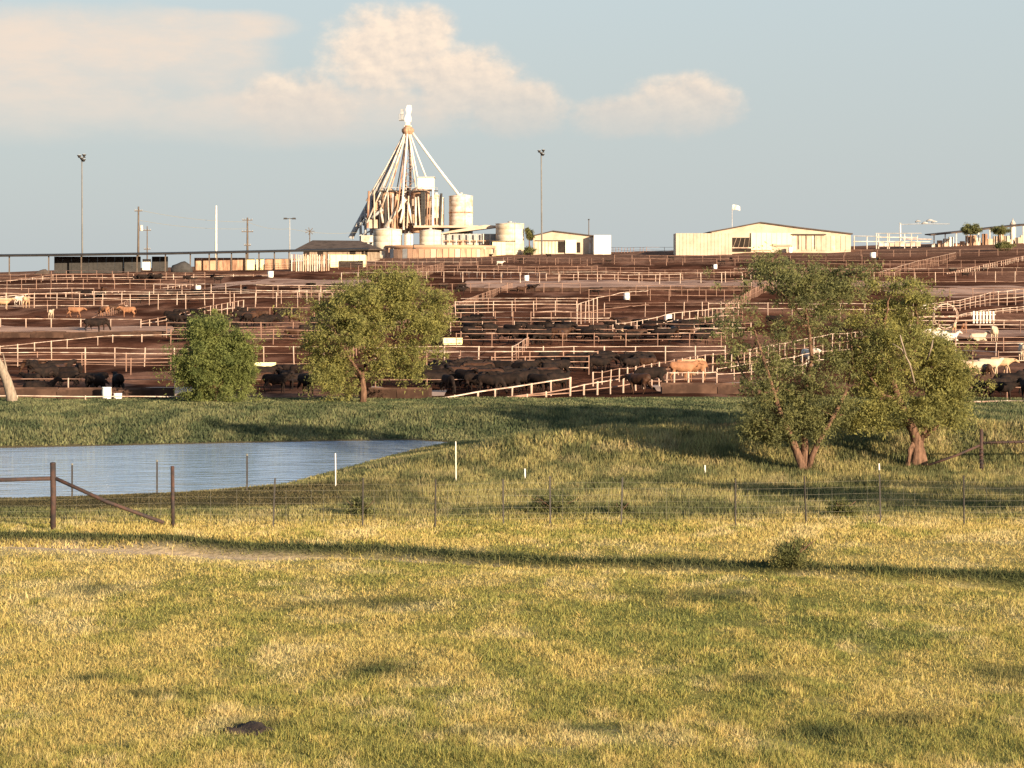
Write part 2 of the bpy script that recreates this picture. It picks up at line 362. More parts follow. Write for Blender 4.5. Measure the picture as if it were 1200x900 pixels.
strip('feed_lane', (449, 458), 772, 905, MT['concrete']); strip('feed_lane', (441, 448), 1120, 1270, MT['concrete'])
strip('feed_road', (382, 392), -80, 195, lane); strip('feed_road', (328, 338), 540, 1100, lane); strip('feed_road', (335, 349), 1075, 1300, lane)
strip('feed_road', (326, 335), 240, 420, lane); strip('feed_road', (384, 394), 770, 850, lane); strip('feed_road', (386, 396), 1110, 1260, lane)
strip('feed_road', (318, 324), -60, 60, lane)
# pond water
def water():
    m = bpy.data.materials.new('pond_water'); m.use_nodes = True; nt = m.node_tree; b = nt.nodes['Principled BSDF']
    b.inputs['Base Color'].default_value = (.27,.36,.50,1); b.inputs['Roughness'].default_value = .05; b.inputs['IOR'].default_value = 1.33; b.inputs['Specular IOR Level'].default_value = .5
    tc = N(nt, 'ShaderNodeTexCoord'); hs = []
    for sc, st in ((1.3, (.5, 1.6, 1)), (4.5, (.7, 1.5, 1)), (.25, (1, 1.5, 1))):
        mp = N(nt, 'ShaderNodeMapping'); mp.inputs['Scale'].default_value = st; mp.inputs['Rotation'].default_value = (0, 0, .25); nt.links.new(tc.outputs['Object'], mp.inputs[0])
        n = N(nt, 'ShaderNodeTexNoise'); n.inputs['Scale'].default_value = sc; n.inputs['Detail'].default_value = 4; nt.links.new(mp.outputs[0], n.inputs['Vector']); hs.append(n.outputs['Fac'])
    h = M2(nt, 'ADD', M2(nt, 'ADD', hs[0], M2(nt, 'MULTIPLY', hs[1], .25)), hs[2])
    bp = N(nt, 'ShaderNodeBump'); bp.inputs['Strength'].default_value = 1; bp.inputs['Distance'].default_value = .07
    nt.links.new(h, bp.inputs['Height']); nt.links.new(bp.outputs[0], b.inputs['Normal'])
    vs = [(x, y, 0) for x, y in ((-95, 74), (2, 74), (2, 110), (-95, 110))]
    tag(MB().add(vs, [(0, 1, 2, 3)]).build('pond_water', m), kind='structure')
water()

# ------------------------------------------------------------------ grass and weeds
def blades(name, px0, px1, r0, r1, n, hfun, wpx, label, keep=None, lean=.5, straw=.0):
    px = px0+(px1-px0)*rng.random(n); row = r0+(r1-r0)*rng.random(n)
    # the ground's rows as a function of distance, then back to distance
    d = np.linspace(17, 128, 500); rr = HOR-(np.interp(d, _dd, _zs))*F/d
    y = np.interp(-row, -rr, d)*(1+.004*rng.standard_normal(n)); x = (px-600)/F*y
    return blades_at(name, x, y, hfun, wpx, label, keep, lean)
def blades_at(name, x, y, hfun, wpx, label, keep=None, lean=.5):
    sd = pond_sd(x, y); k = sd > .25
    if keep is not None: k &= keep(x, y)
    x, y = x[k], y[k]; n = len(x); z = ground(x, y)-.01
    h = hfun(x, y)*(.55+.8*rng.random(n)); w = wpx*y/F*(.6+.8*rng.random(n))
    a = rng.random(n)*2*PI; l = lean*rng.random(n)**.75; la = rng.random(n)*2*PI
    bx, by = np.cos(a)*w/2, np.sin(a)*w/2; tx, ty = np.cos(la)*np.sin(l)*h, np.sin(la)*np.sin(l)*h
    V = np.stack([np.stack([x-bx, y-by, z], -1), np.stack([x+bx, y+by, z], -1), np.stack([x+tx, y+ty, z+h*np.cos(l)], -1)], 1).reshape(-1, 3)
    c = np.repeat(grass_col(x, y), 3, 0)
    return tag(fast_mesh(name, V, np.arange(n*3).reshape(-1, 3), MT['grass'], c), label, 'grass', None, 'stuff')
def h_near(x, y):
    t = track_t(x, y); rut_strip = np.exp(-((t-.85)/.6)**4)
    return (.035+.035*fbm(x*1.3, y*.7, 3, 131)+.05*ss(fbm(x*3.4, y*2.2, 3, 135, .6), .46, .70))*(1-.6*bare(x, y))+.09*rut_strip
blades('pasture_grass', -140, 1340, 612, 960, 760000, h_near, 1.35, 'short straw and green grass of the grazed pasture in front of the net wire fence', lambda x, y: rng.random(len(x)) > bare(x, y)*.96, 1.3)
blades('grass_stems', -100, 1300, 615, 930, 30000, lambda x, y: .07+.16*rng.random(len(x)), .9, 'thin pale stems standing above the short pasture grass', lambda x, y: rng.random(len(x)) > bare(x, y)*.98, 1.45)
def h_mid(x, y): return (.10+.30*fbm(x*.8, y*.4, 3, 141)*ss(y, 60, 67))*(1-.86*ss(-x, 2, 8)*ss(y, 62, 67))
blades('weeds', -140, 1340, 548, 634, 260000, h_mid, 1.8, 'ragged weeds and tall grass growing along and behind the net wire fence', None, .7)
n = 260000; x = -26+66*rng.random(n); y = 76+30*rng.random(n)**1.0
blades_at('weeds', x, y, lambda x, y: (.10+.26*fbm(x*.8, y*.5, 3, 151)*ss(pond_sd(x, y), 0, 5))*(1-.5*ss(-x, 5, 9)*ss(-y, -82, -79)), 2.2, 'olive weeds covering the rounded berm between the pond and the mesquite trees', lambda x, y: ((x > -12) | (y < 82)) & ~((x > 13.5) & (y < 81.5) & (rng.random(len(x)) < .75)), .7)
n = 240000; x = -34+74*rng.random(n); y = 98+29*rng.random(n)
blades_at('weeds', x, y, lambda x, y: (.10+.26*fbm(x*.7, y*.4, 3, 161)*ss(pond_sd(x, y), -1, 4))*(1-.6*ss(y, 113, 122)), 2.6, 'dense green weeds covering the far bank of the pond below the cattle pens', None, .7)

# ------------------------------------------------------------------ trees
def wiggle(a, b, k, amp):
    a = Vector(a); b = Vector(b); L = (b-a).length
    return [a.lerp(b, i/k)+(Vector((random.gauss(0, 1), random.gauss(0, 1), random.gauss(0, .6)))*amp*L if 0 < i < k else Vector()) for i in range(k+1)]
def tree(name, label, base, limbs, lobes, clumps, per, leaf, cols, group=None, cr=.3, bark='bark', cat='tree', twigs=90):
    """base world point; limbs = [(points, r0, r1)] and lobes = [(centre, radii, weight)] relative to it"""
    root = empty(name, base, label, cat, group)
    tips = []
    tm = MB()
    for i, (pts, r0, r1) in enumerate(limbs):
        k = len(pts); rad = [r0+(r1-r0)*j/(k-1) for j in range(k)]
        if i == 0: tm.tube(pts, rad, 9)
        else:
            m = MB().tube(pts, rad, 7); m.build('limb', MT[bark], root, True)
        for j in range(max(1, k//2), k): tips.append((Vector(pts[j]), rad[j]))
    tm.build('trunk', MT[bark], root, True)
    w = np.array([l[2] for l in lobes], float); w /= w.sum()
    cc = []; subs = []
    for c0, r, _ in lobes:                       # every lobe breaks into a few sprays of foliage with gaps between
        q = []
        for _k in range(9):
            v = rng.standard_normal(3); v /= np.linalg.norm(v); v *= (.35+.75*rng.random()**.7); q.append((np.array(c0)+v*np.array(r), .16+.34*rng.random()))
        subs.append(q)
    for li in rng.choice(len(lobes), clumps, p=w):
        c0, r, _ = lobes[li]; q, sz = subs[li][rng.integers(9)]
        cc.append(q+rng.standard_normal(3)*np.array(r)*sz*np.array([1, 1, .7]))
    cc = np.array(cc)
    bm = MB(); ends = list(tips)
    for c0, r, _ in lobes:                       # a branch into every lobe of the crown
        t, rr = min(ends, key=lambda e: (e[0]-Vector(c0)).length)
        pts = wiggle(t, c0, 4, .07); bm.tube(pts, [min(rr, .07)*(1-.18*j) for j in range(5)], 5)
        for j in (2, 3, 4): tips.append((pts[j], min(rr, .07)*(1-.18*j)))
    for q in cc[rng.permutation(len(cc))[:twigs]]:
        t, rr = min(tips, key=lambda e: (e[0]-Vector(q)).length)
        bm.tube(wiggle(t, q, 3, .08), [min(rr, .03), .02, .013, .006], 3)
    bm.build('branches', MT[bark], root, True)['kind'] = 'stuff'
    n = clumps*per; ci = np.repeat(np.arange(clumps), per)
    csz = cr*(.3+1.3*rng.random(clumps)**1.3); 
    off = rng.standard_normal((n, 3))*np.array([1, 1, .75])*csz[ci][:, None]*.6
    p = cc[ci]+off; p[:, 2] = np.maximum(p[:, 2], .12)
    # leaflets: narrow triangles
    a = rng.standard_normal((n, 3)); a /= np.linalg.norm(a, axis=1)[:, None]; a[:, 2] -= .25
    b = np.cross(a, rng.standard_normal((n, 3))); b /= np.linalg.norm(b, axis=1)[:, None]
    L = leaf*(.45+1.3*rng.random((n, 1))**2)
    V = np.stack([p-b*L*.22, p+b*L*.22, p+a*L], 1).reshape(-1, 3)
    t = rng.random(clumps)[ci]; col = lerp3(cols[0], cols[1], t)*(.86+.28*rng.random((n, 1)))
    o = fast_mesh('crown', V, np.arange(n*3).reshape(-1, 3), MT['leaf'], np.repeat(col, 3, 0)); o.parent = root; o['kind'] = 'stuff'
    return root
def lob(base, d, px, row, rx, rz, w=1, dy=0.0, dep=.8):
    c = P(px, row, d)-Vector(base); k = d/F
    return ((c.x, dy, c.z), (rx*k, rx*k*dep, rz*k), w)
def rel(base, d, pts):
    o = []
    for p in pts: q = P(p[0], p[1], d)-Vector(base); o.append((q.x, p[2] if len(p) > 2 else 0, q.z))
    return o
MESQ = ((.18,.18,.066), (.32,.285,.09)); DARKL = ((.115,.12,.056), (.225,.215,.082))
d = 80.3; b = on(940, d); G = 'mesquite trees'
tree('mesquite_tree', 'dark leafed mesquite with several slim stems forking low, left of the thick gnarled trunk', b,
  [(rel(b, d, [(941, 562), (940, 545), (933, 528), (925, 508, -.2), (915, 490, -.3), (906, 462, -.4), (896, 430, -.5), (885, 395, -.4)]), .18, .04),
   (rel(b, d, [(943, 552), (944, 530, .1), (943, 510, .2), (937, 485, .3), (945, 455, .2), (952, 420, .1), (948, 380, .2), (940, 345, .2)]), .17, .04),
   (rel(b, d, [(946, 552), (953, 530, -.1), (961, 512, -.2), (975, 488, -.3), (990, 462, -.1), (1000, 430, .2), (998, 390, .3)]), .12, .035),
   (rel(b, d, [(915, 490, -.3), (895, 470, .3), (872, 440, .5), (862, 405, .6)]), .07, .03),
   (rel(b, d, [(948, 380, .2), (925, 350, .4), (905, 332, .5)]), .05, .02),
   (rel(b, d, [(948, 380, .2), (970, 350, 0), (985, 330, 0)]), .05, .02)],
  [lob(b, d, 905, 328, 42, 22, 1.4), lob(b, d, 988, 324, 34, 18, .9), lob(b, d, 950, 346, 48, 18, 1.2), lob(b, d, 865, 372, 28, 22, .3), lob(b, d, 880, 412, 32, 22, .3), lob(b, d, 925, 385, 40, 22, .45),
   lob(b, d, 912, 450, 38, 32, 1.6), lob(b, d, 902, 496, 32, 24, 1.4), lob(b, d, 958, 458, 36, 36, 1.3), lob(b, d, 972, 492, 34, 26, 1.1), lob(b, d, 935, 500, 30, 20, .6), lob(b, d, 1000, 400, 36, 40, .9), lob(b, d, 890, 512, 18, 12, .35)],
  1150, 70, .085, DARKL, G, .27)
d = 81.0; b = on(1074, d)
t4 = tree('mesquite_tree', 'olive green mesquite with a thick gnarled reddish trunk beside the dark brace post', b,
  [(rel(b, d, [(1072, 560), (1074, 540), (1076, 522), (1070, 505, -.1), (1060, 488, -.2), (1052, 468, -.3), (1042, 440, -.3), (1035, 405, -.2), (1036, 375, -.1)]), .24, .06),
   (rel(b, d, [(1086, 560), (1082, 540, .1), (1078, 520, .1), (1088, 500, .2), (1092, 475, .3), (1085, 440, .3), (1078, 405, .2), (1075, 370, .1)]), .20, .05),
   (rel(b, d, [(1060, 560), (1062, 543, -.3), (1066, 528, -.2), (1072, 515, 0)]), .11, .09),
   (rel(b, d, [(1084, 512, .2), (1098, 500, .1), (1108, 482, 0), (1112, 450, .1)]), .1, .04),
   (rel(b, d, [(1052, 468, -.3), (1032, 462, -.6), (1015, 440, -.8)]), .07, .03)],
  [lob(b, d, 1040, 378, 42, 26, 1.1), lob(b, d, 1072, 360, 24, 16, .4), lob(b, d, 1062, 425, 50, 36, 1.5), lob(b, d, 1098, 438, 30, 38, 1.0), lob(b, d, 1028, 462, 34, 28, 1.0), lob(b, d, 1104, 474, 24, 22, .6),
   lob(b, d, 1064, 482, 44, 26, 1.1), lob(b, d, 1112, 455, 20, 26, .5), lob(b, d, 1012, 492, 28, 14, .45), lob(b, d, 1048, 334, 24, 12, .25), lob(b, d, 1116, 425, 16, 24, .3), lob(b, d, 1002, 420, 20, 32, .4), lob(b, d, 1116, 492, 16, 8, .2)],
  1050, 84, .085, MESQ, G, .27)
for pts in ([(1062, 446, -1.6), (1056, 424, -1.75), (1047, 408, -1.8), (1036, 401, -1.85)], [(1051, 414, -1.8), (1046, 398, -1.85), (1044, 391, -1.9)], [(1078, 420, -1.4), (1083, 405, -1.5), (1084, 397, -1.5)]):
    MB().tube(rel(b, d, pts), [.04-.009*i for i in range(len(pts))], 6).build('dead_branch', MT['deadwood'], t4, True, 'pale bare dead branch')
d = 123.5; b = on(425, d)
tree('spreading_tree', 'airy olive tree with a bare slender trunk on the far bank behind the pond', b,
  [(rel(b, d, [(425, 478), (426, 460), (424, 440), (429, 425), (438, 412), (440, 390), (446, 365), (448, 340)]), .2, .05),
   (rel(b, d, [(424, 440), (410, 420, -.3), (398, 400, -.5), (390, 380, -.5)]), .1, .04),
   (rel(b, d, [(429, 425), (450, 410, .4), (470, 395, .5), (490, 375, .6)]), .1, .04),
   (rel(b, d, [(424, 445), (408, 435, .4), (400, 428, .5)]), .06, .03),
   (rel(b, d, [(450, 410, .4), (475, 415, .3), (495, 420, .2)]), .06, .03)],
  [lob(b, d, 446, 346, 40, 24, 1.1), lob(b, d, 395, 376, 38, 26, 1.0), lob(b, d, 486, 372, 36, 26, 1.0), lob(b, d, 436, 385, 44, 24, 1.0), lob(b, d, 400, 440, 28, 26, .8), lob(b, d, 383, 408, 24, 22, .5),
   lob(b, d, 490, 420, 30, 22, .55), lob(b, d, 455, 425, 26, 16, .4), lob(b, d, 512, 372, 16, 22, .4), lob(b, d, 458, 328, 26, 12, .5), lob(b, d, 415, 352, 26, 16, .4)],
  1100, 78, .12, ((.175,.175,.062), (.30,.27,.085)), None, .36)
d = 123; b = on(252, d)
tree('round_tree', 'dense round bushy tree on the far bank reaching down to the ground at the left', b,
  [(rel(b, d, [(252, 480), (252, 460), (250, 440), (252, 415), (254, 398)]), .14, .04), (rel(b, d, [(251, 458), (235, 440, .2), (225, 420, .3)]), .07, .03), (rel(b, d, [(251, 458), (268, 440, -.2), (282, 425, -.2)]), .07, .03)],
  [lob(b, d, 248, 405, 34, 26, 1.5), lob(b, d, 232, 436, 22, 26, 1.0), lob(b, d, 274, 432, 20, 28, 1.2), lob(b, d, 252, 448, 34, 22, 1.4), lob(b, d, 232, 398, 16, 14, .5), lob(b, d, 278, 410, 16, 18, .7), lob(b, d, 252, 386, 22, 10, .6), lob(b, d, 252, 425, 30, 24, 1.0)],
  680, 135, .115, ((.115,.14,.048), (.22,.23,.072)), None, .33)
d = 122; b = on(14, d)
tree('leaning_tree', 'pale bare trunk leaning out of the picture at the far left above the pond', b,
  [(rel(b, d, [(16, 482), (13, 462), (8, 445), (0, 428), (-12, 408), (-26, 385)]), .32, .16), (rel(b, d, [(8, 445), (6, 430, .2), (2, 415, .3)]), .08, .03), (rel(b, d, [(-12, 408), (-30, 395, .4), (-52, 380, .4)]), .09, .04)],
  [lob(b, d, -105, 370, 34, 30, 1), lob(b, d, -130, 400, 40, 30, 1), lob(b, d, -100, 345, 30, 24, 1)], 170, 90, .2, MESQ, None, .34, 'deadwood')
# the same trees go on to the right, out of the picture: their long shadows reach into it
NSIDE = iter(('tallest', 'second', 'third', 'fourth', 'fifth', 'sixth', 'seventh'))
def side_tree(x, y, h, r, lab, nc=320, per=90):
    lab = next(NSIDE)+' '+lab
    b = Vector((x, y, float(ground(x, y))))
    tree('mesquite_tree', lab, b, [([(0,0,-.3), (.1,0,h*.25), (-.1,.1,h*.5), (0,0,h*.8)], .2, .05), ([(.1,0,h*.25), (.6,.2,h*.5), (1,.3,h*.7)], .1, .04)],
      [((0,0,h*.75), (r,r,h*.22), 1), ((r*.5,.3,h*.6), (r*.7,r*.7,h*.2), .8), ((-r*.5,-.3,h*.6), (r*.7,r*.7,h*.2), .8)], nc, per, .24, MESQ, G, .45, twigs=30)
for x, y, h, r in ((29, 79, 10.6, 2.6), (33.5, 81, 10.2, 2.8)): side_tree(x, y, h, r, 'mesquite standing beyond the right edge of the picture along the berm')
for x, y, h, r in ((17.5, 60.6, 3.6, 1.2), (24.5, 59, 4.2, 1.5)): side_tree(x, y, h, r, 'low mesquite standing beyond the right edge of the picture by the net wire fence', 80, 40)

def shrub(px, row, w, h, label, cols=((.10,.11,.045), (.17,.16,.06)), n=60, per=60):
    b = gp(px, row); k = b.y/F
    root = empty('shrub', b, label, 'shrub')
    sm = MB()
    for i in range(9):
        t = random.random()*2*PI; sm.tube([(0,0,-.05), (math.cos(t)*w*k*.2, math.sin(t)*w*k*.2, h*k*.5), (math.cos(t)*w*k*.45, math.sin(t)*w*k*.4, h*k*.85)], [.015, .01, .005], 4)
    sm.build('stems', MT['bark'], root)['kind'] = 'stuff'
    c = rng.standard_normal((n, 3)); c /= np.linalg.norm(c, axis=1)[:, None]; c *= (rng.random((n, 1))**.5); c[:, 2] = np.abs(c[:, 2])
    c = c*np.array([w*k*.5, w*k*.4, h*k*.9]); ci = np.repeat(np.arange(n), per); m = n*per
    p = c[ci]+rng.standard_normal((m, 3))*h*k*.10; p[:, 2] = np.maximum(p[:, 2], 0)
    a = rng.standard_normal((m, 3)); a /= np.linalg.norm(a, axis=1)[:, None]; a[:, 2] += .5; q = np.cross(a, rng.standard_normal((m, 3))); q /= np.linalg.norm(q, axis=1)[:, None]
    L = 3.2*k*(.6+.8*rng.random((m, 1))); V = np.stack([p-q*L*.2, p+q*L*.2, p+a*L], 1).reshape(-1, 3)
    col = lerp3(cols[0], cols[1], rng.random(n)[ci])*(.75+.5*rng.random((m, 1)))
    o = fast_mesh('foliage', V, np.arange(m*3).reshape(-1, 3), MT['leaf'], np.repeat(col, 3, 0)); o.parent = root; o['kind'] = 'stuff'
shrub(928, 662, 62, 34, 'dull olive bush standing in the dry grass just behind the wheel track at the right')
shrub(424, 607, 40, 24, 'dark green weed clump at the net wire fence below the white stake', DARKL)
shrub(650, 604, 70, 26, 'wide dark green weed clump at the net wire fence in the middle of the picture', DARKL)
shrub(726, 606, 26, 20, 'small very dark weed tuft at the net wire fence right of the middle', DARKL, 40)
shrub(985, 606, 40, 22, 'grey green weed clump at the net wire fence below the two mesquites')

# ------------------------------------------------------------------ fences of the cattle pens
UPOST = MB().tube([(0,0,0), (0,0,.5), (0,0,1)], 1.0, 7).mesh('post', MT['pipe'], True); UPOST2 = UPOST.copy(); UPOST2.materials.clear(); UPOST2.materials.append(MT['pipe2'])
GF = 'pipe fences of the cattle pens'
def fence(label, pts, h, rails=(1.0, .55), sp=2.6, r=.045, posts=True, rusty=False, pr=None, miss=.06):
    """pts: (px,row of the base on the ground) or (px,d,row of the top rail)"""
    W = []
    for p in pts:
        if len(p) == 2: g = gp(*p); W.append((g, None))
        else: g = on(p[0], p[1]); W.append((g, P(p[0], p[2], p[1]).z))
    o0 = W[0][0].copy(); root = empty('pipe_fence', o0, label, 'fence', GF)
    samp = []
    for (a, ta), (b, tb) in zip(W[:-1], W[1:]):
        n = max(1, round((b-a).xy.length/sp))
        for i in range(n+(1 if b is W[-1][0] else 0)):
            t = i/n; q = a.lerp(b, t); q.z = float(ground(q.x, q.y)); top = q.z+h if ta is None else ta+(tb-ta)*t; samp.append((q-o0, top-o0.z))
    if ta is None:                                # even out the top so rails sag gently rather than follow every lump
        ts = [s[1] for s in samp]; ts = [sum(ts[max(0, i-2):i+3])/len(ts[max(0, i-2):i+3]) for i in range(len(ts))]; samp = [(s[0], t) for s, t in zip(samp, ts)]
    me = UPOST2 if rusty else UPOST; pr = (pr or r*1.15)*.85; r = r*.66
    mb = MB()
    for i, (q, t) in enumerate(samp):
        if random.random() < miss: continue
        hh = t-q.z+.08+(random.random()*.15 if random.random() < .25 else 0); hh = max(hh, .25)
        lx, ly = random.gauss(0, .018), random.gauss(0, .018)
        if posts: inst('post', me, root, (q.x, q.y, t-hh+.06-.0), (pr*random.uniform(.8, 1.25), pr, hh), (lx, ly, 0)) if hh < 3 else None
        else: mb.tube([(q.x, q.y, t-hh+.06), (q.x+ly*hh, q.y, t+.06)], pr, 5)
    if not posts: mb.build('posts', MT['pipe2' if rusty else 'pipe'], root)['kind'] = 'stuff'
    for k in rails:
        m = MB(); pl = [(q.x, q.y, q.z+(t-q.z)*k+random.gauss(0, .025)) for q, t in samp]
        if len(pl) < 2: continue
        m.tube(pl, r, 5); m.build('rail', MT['pipe2' if (rusty and random.random() < .6) or random.random() < (.6 if k < .9 else .22) else 'pipe'], root)
    return root
fence('low white pipe along the foot of the front pens at far left', [(-60, 470), (100, 469.5), (215, 470)], .22, (1.0,), 3, .05)
fence('neck rail over the front feed lane at left, with short posts', [(-60, 459), (80, 459), (205, 458.5), (360, 458)], .72, (1.0,), 5, .04)
fence('neck rail over the front feed lane between the airy tree and the sloping fences', [(440, 458), (560, 457), (640, 456)], .72, (1.0,), 4, .035, rusty=True)
fence('long two rail fence with tall white posts crossing behind the round tree', [(-60, 428.5), (100, 428), (380, 427)], 1.42, (1.0, .62, .05), 2.4, .036, pr=.06)
fence('long white post fence crossing the middle pens right of the airy tree', [(440, 427), (600, 426), (850, 424)], 1.3, (1.0, .72), 2.6, .036, pr=.062)
fence('slanting fence climbing at far left to the pale road', [(0, 198, 406), (60, 205, 400), (132, 214, 393), (200, 216, 392)], 1.2, (1.0,), 2.6, .05)
fence('front fence sloping up from the weeds right of the airy tree', [(440, 126.5, 471), (505, 127, 468), (560, 128.5, 460), (600, 130, 454), (668, 132, 443)], 1.3, (1.0,), 1.5, .065, pr=.07, miss=.0)
fence('lower of the two sloping front fences in the middle', [(572, 126.5, 469), (640, 129, 460), (668, 130.5, 455)], 1.2, (1.0, .45), 1.6, .06, pr=.065, miss=0)
fence('sloping alley fence with tall posts left of the reddish cattle', [(668, 131, 455), (700, 133, 448), (745, 137, 440), (790, 145, 437), (840, 150, 436)], 1.35, (1.0, .5), 1.7, .05, pr=.065, miss=0)
fence('upper alley fence climbing over the black cattle toward the right', [(695, 150, 437), (745, 158, 430), (790, 166, 422), (835, 174, 415), (900, 178, 413)], 1.4, (1.0, .5), 1.9, .042, pr=.055)
fence('rail fence behind the long row of black cattle in the middle', [(528, 392), (640, 391.5), (722, 391)], 1.2, (1.0, .6), 3, .045)
fence('slanting fence climbing to the white tub in the middle pens', [(718, 228, 381), (760, 236, 374), (790, 240, 367), (835, 246, 362), (860, 248, 361)], 1.6, (1.0, .6), 1.6, .05, miss=0)
fence('several railed sorting pen fence in the middle above the long cattle row', [(534, 372), (600, 371), (676, 371)], 1.75, (1.0, .8, .55, .3), 2.6, .045)
fence('slanting chute fence left of the small white tub in the upper middle', [(676, 252, 357), (700, 258, 349), (735, 262, 342), (760, 270, 341)], 1.7, (1.0, .5), 1.3, .05, miss=0)
fence('double rail fence right of the slanting chute in the upper middle', [(708, 371), (780, 371), (845, 370)], 1.6, (1.0, .8, .35), 2.6, .045)
fence('tall single post rail fence passing under the mill hill road', [(400, 332), (520, 331), (700, 331.5), (870, 331)], 1.9, (1.0, .4), 3.6, .07, pr=.08, posts=False)
fence('lower rail fence along the pale middle road', [(540, 327), (640, 329), (800, 328)], 1.2, (1.0, .5), 2.6, .06, posts=False)
fence('double white rail fence across the left pens', [(-60, 362), (40, 361), (120, 362), (250, 362), (425, 361)], 1.95, (1.0, .68), 3.2, .06, pr=.065)
fence('second double rail fence close behind at left', [(110, 358), (240, 358), (420, 357)], 1.8, (1.0, .6), 3.4, .055, posts=False)
fence('white fence along the far edge of the pale road at left', [(-60, 384), (60, 385), (165, 385.5)], .95, (1.0,), 3, .055)
fence('long slanting fence at left climbing to the right behind the round tree', [(165, 243, 377), (205, 250, 369), (240, 262, 360), (285, 275, 352)], 1.3, (1.0, .55), 2.0, .07, pr=.06, miss=0)
fence('bent white rail at the upper left corner of the pens', [(-60, 410, 333), (0, 430, 330), (62, 450, 322), (180, 455, 321), (320, 458, 322)], 1.3, (1.0, .5), 4, .075, posts=False)
fence('slanting rail in the upper left pens below the white tub', [(-40, 330, 352), (30, 340, 345), (100, 350, 342), (160, 380, 341), (226, 410, 333)], 1.2, (1.0,), 4, .08, posts=False)
fence('white rail fence in the upper left pens below the shade roof', [(180, 345), (300, 346), (425, 345)], 1.5, (1.0, .5), 3.4, .06, posts=False)
fence('rail and post fence across the right pens above the mesquites', [(850, 331.5), (1000, 331), (1120, 331), (1280, 330)], 1.9, (1.0, .08), 4.2, .065, pr=.075, posts=False)
fence('slanting white rail at upper right', [(1110, 470, 320), (1150, 500, 311), (1200, 540, 300), (1240, 545, 299)], 1.6, (1.0, .5), 2.2, .08, posts=False)
fence('upper rail of the sorting pens at right', [(1080, 282, 357), (1125, 288, 352), (1160, 296, 343), (1210, 300, 338), (1260, 304, 336)], 1.9, (1.0, .78, .5, .25), 1.5, .055, pr=.06, miss=0)
fence('middle rail of the sorting pens at right', [(1075, 262, 371), (1120, 268, 370), (1150, 274, 364), (1200, 280, 359), (1260, 284, 357)], 1.7, (1.0, .6, .3), 1.4, .05, pr=.06, miss=0)
fence('lower white rail of the sorting pens at right', [(1040, 386), (1120, 386), (1260, 385)], .9, (1.0, .5), 2.6, .05)
fence('tall post fence behind the pale cattle at right', [(1035, 424), (1120, 424), (1260, 424)], 1.5, (1.0,), 3.2, .045, pr=.06)
fence('rail in front of the standing cream cattle at right', [(1120, 437), (1180, 437), (1260, 436)], .9, (1.0,), 3.5, .05)
fence('front two rail fence at the right edge above the grass', [(1118, 122, 471), (1180, 122, 470), (1260, 122, 471)], 1.0, (1.0, .35), 3.3, .05)
fence('dark upper front rail at the right edge', [(1126, 126, 454), (1180, 126, 454), (1260, 126, 455)], 1.2, (1.0,), 3.6, .05, rusty=True)
fence('slanting alley fence seen through the dark mesquite', [(865, 182, 412), (920, 196, 402), (975, 204, 392), (1010, 210, 389)], 1.4, (1.0, .5), 1.8, .045, miss=0)
fence('lower alley fence seen through the dark mesquite', [(840, 160, 432), (900, 165, 424), (960, 175, 412), (1010, 180, 408)], 1.3, (1.0, .5), 1.9, .045, miss=0)
fence('rail fence crossing behind the dark mesquite', [(830, 372), (900, 372), (1070, 371)], 1.6, (1.0, .6), 3, .05)
for lab, row, p0, p1, h in (('far rail fence left of the mill base', 314, 300, 560, 1.6), ('far rail fence in front of the low shed', 311, 540, 800, 1.6), ('far rail fence below the gabled barn', 306, 720, 1010, 1.6), ('far rail fence between the barn and the bush', 300, 990, 1260, 1.6), ('far double rail fence below the retaining wall', 319, 420, 700, 1.5), ('far rail fence under the barn at its right', 312, 840, 1100, 1.5), ('far rail fence beside the long shade roof', 326, 60, 240, 1.4), ('far fence on the crest right of the white trailer', 296, 715, 800, 1.6)):
    fence(lab, [(p0, row), ((p0+p1)/2, row+.5), (p1, row)], h, (1.0, .5), 4.5, .07, posts=False, rusty=True)
for lab, row, p0, p1, h in (('rusty rails behind the left tan cattle', 367, -60, 150, 1.5), ('rusty rails across the upper left pens under the haystack', 338, -60, 240, 1.6), ('rusty rails between the airy tree and the sorting pen', 384, 430, 540, 1.5),
  ('thin rails behind the long black row, left half', 381, 560, 715, 1.4), ('thin rails behind the long black row, right half', 376, 840, 870, 1.4), ('thin rusty rails below the middle road', 344, 430, 680, 1.5), ('thin rusty rails right of the chute, below the middle road', 347, 745, 880, 1.5),
  ('rusty rails in front of the long black row', 407, 535, 845, 1.2), ('rusty rails behind the front herd in the middle', 438, 500, 690, 1.2), ('rusty rails behind the front cattle at left', 440, -60, 205, 1.1), ('rusty rails in the pen behind the round tree', 404, 200, 400, 1.3), ('thin white rails across the pen behind the round tree', 377, 290, 420, 1.5),
  ('rusty rails in the right pens above the cream cattle', 412, 1120, 1260, 1.2), ('rusty rails between right road and sorting pens', 351, 1060, 1260, 1.6), ('thin rails on the slope above the right fence', 324, 860, 1260, 1.5), ('thin rails on the slope left of the middle road', 323, 430, 760, 1.5), ('thin rails across the slope under the left shade roof', 331, -60, 120, 1.5)):
    fence(lab, [(p0, row+random.uniform(-1, 1)), (p0*.6+p1*.4, row), (p1, row+random.uniform(-1, 1))], h, random.choice(((1.0, .55), (1.0, .7, .4), (1.0,))), 3.0, .05, posts=row > 370, rusty=True)
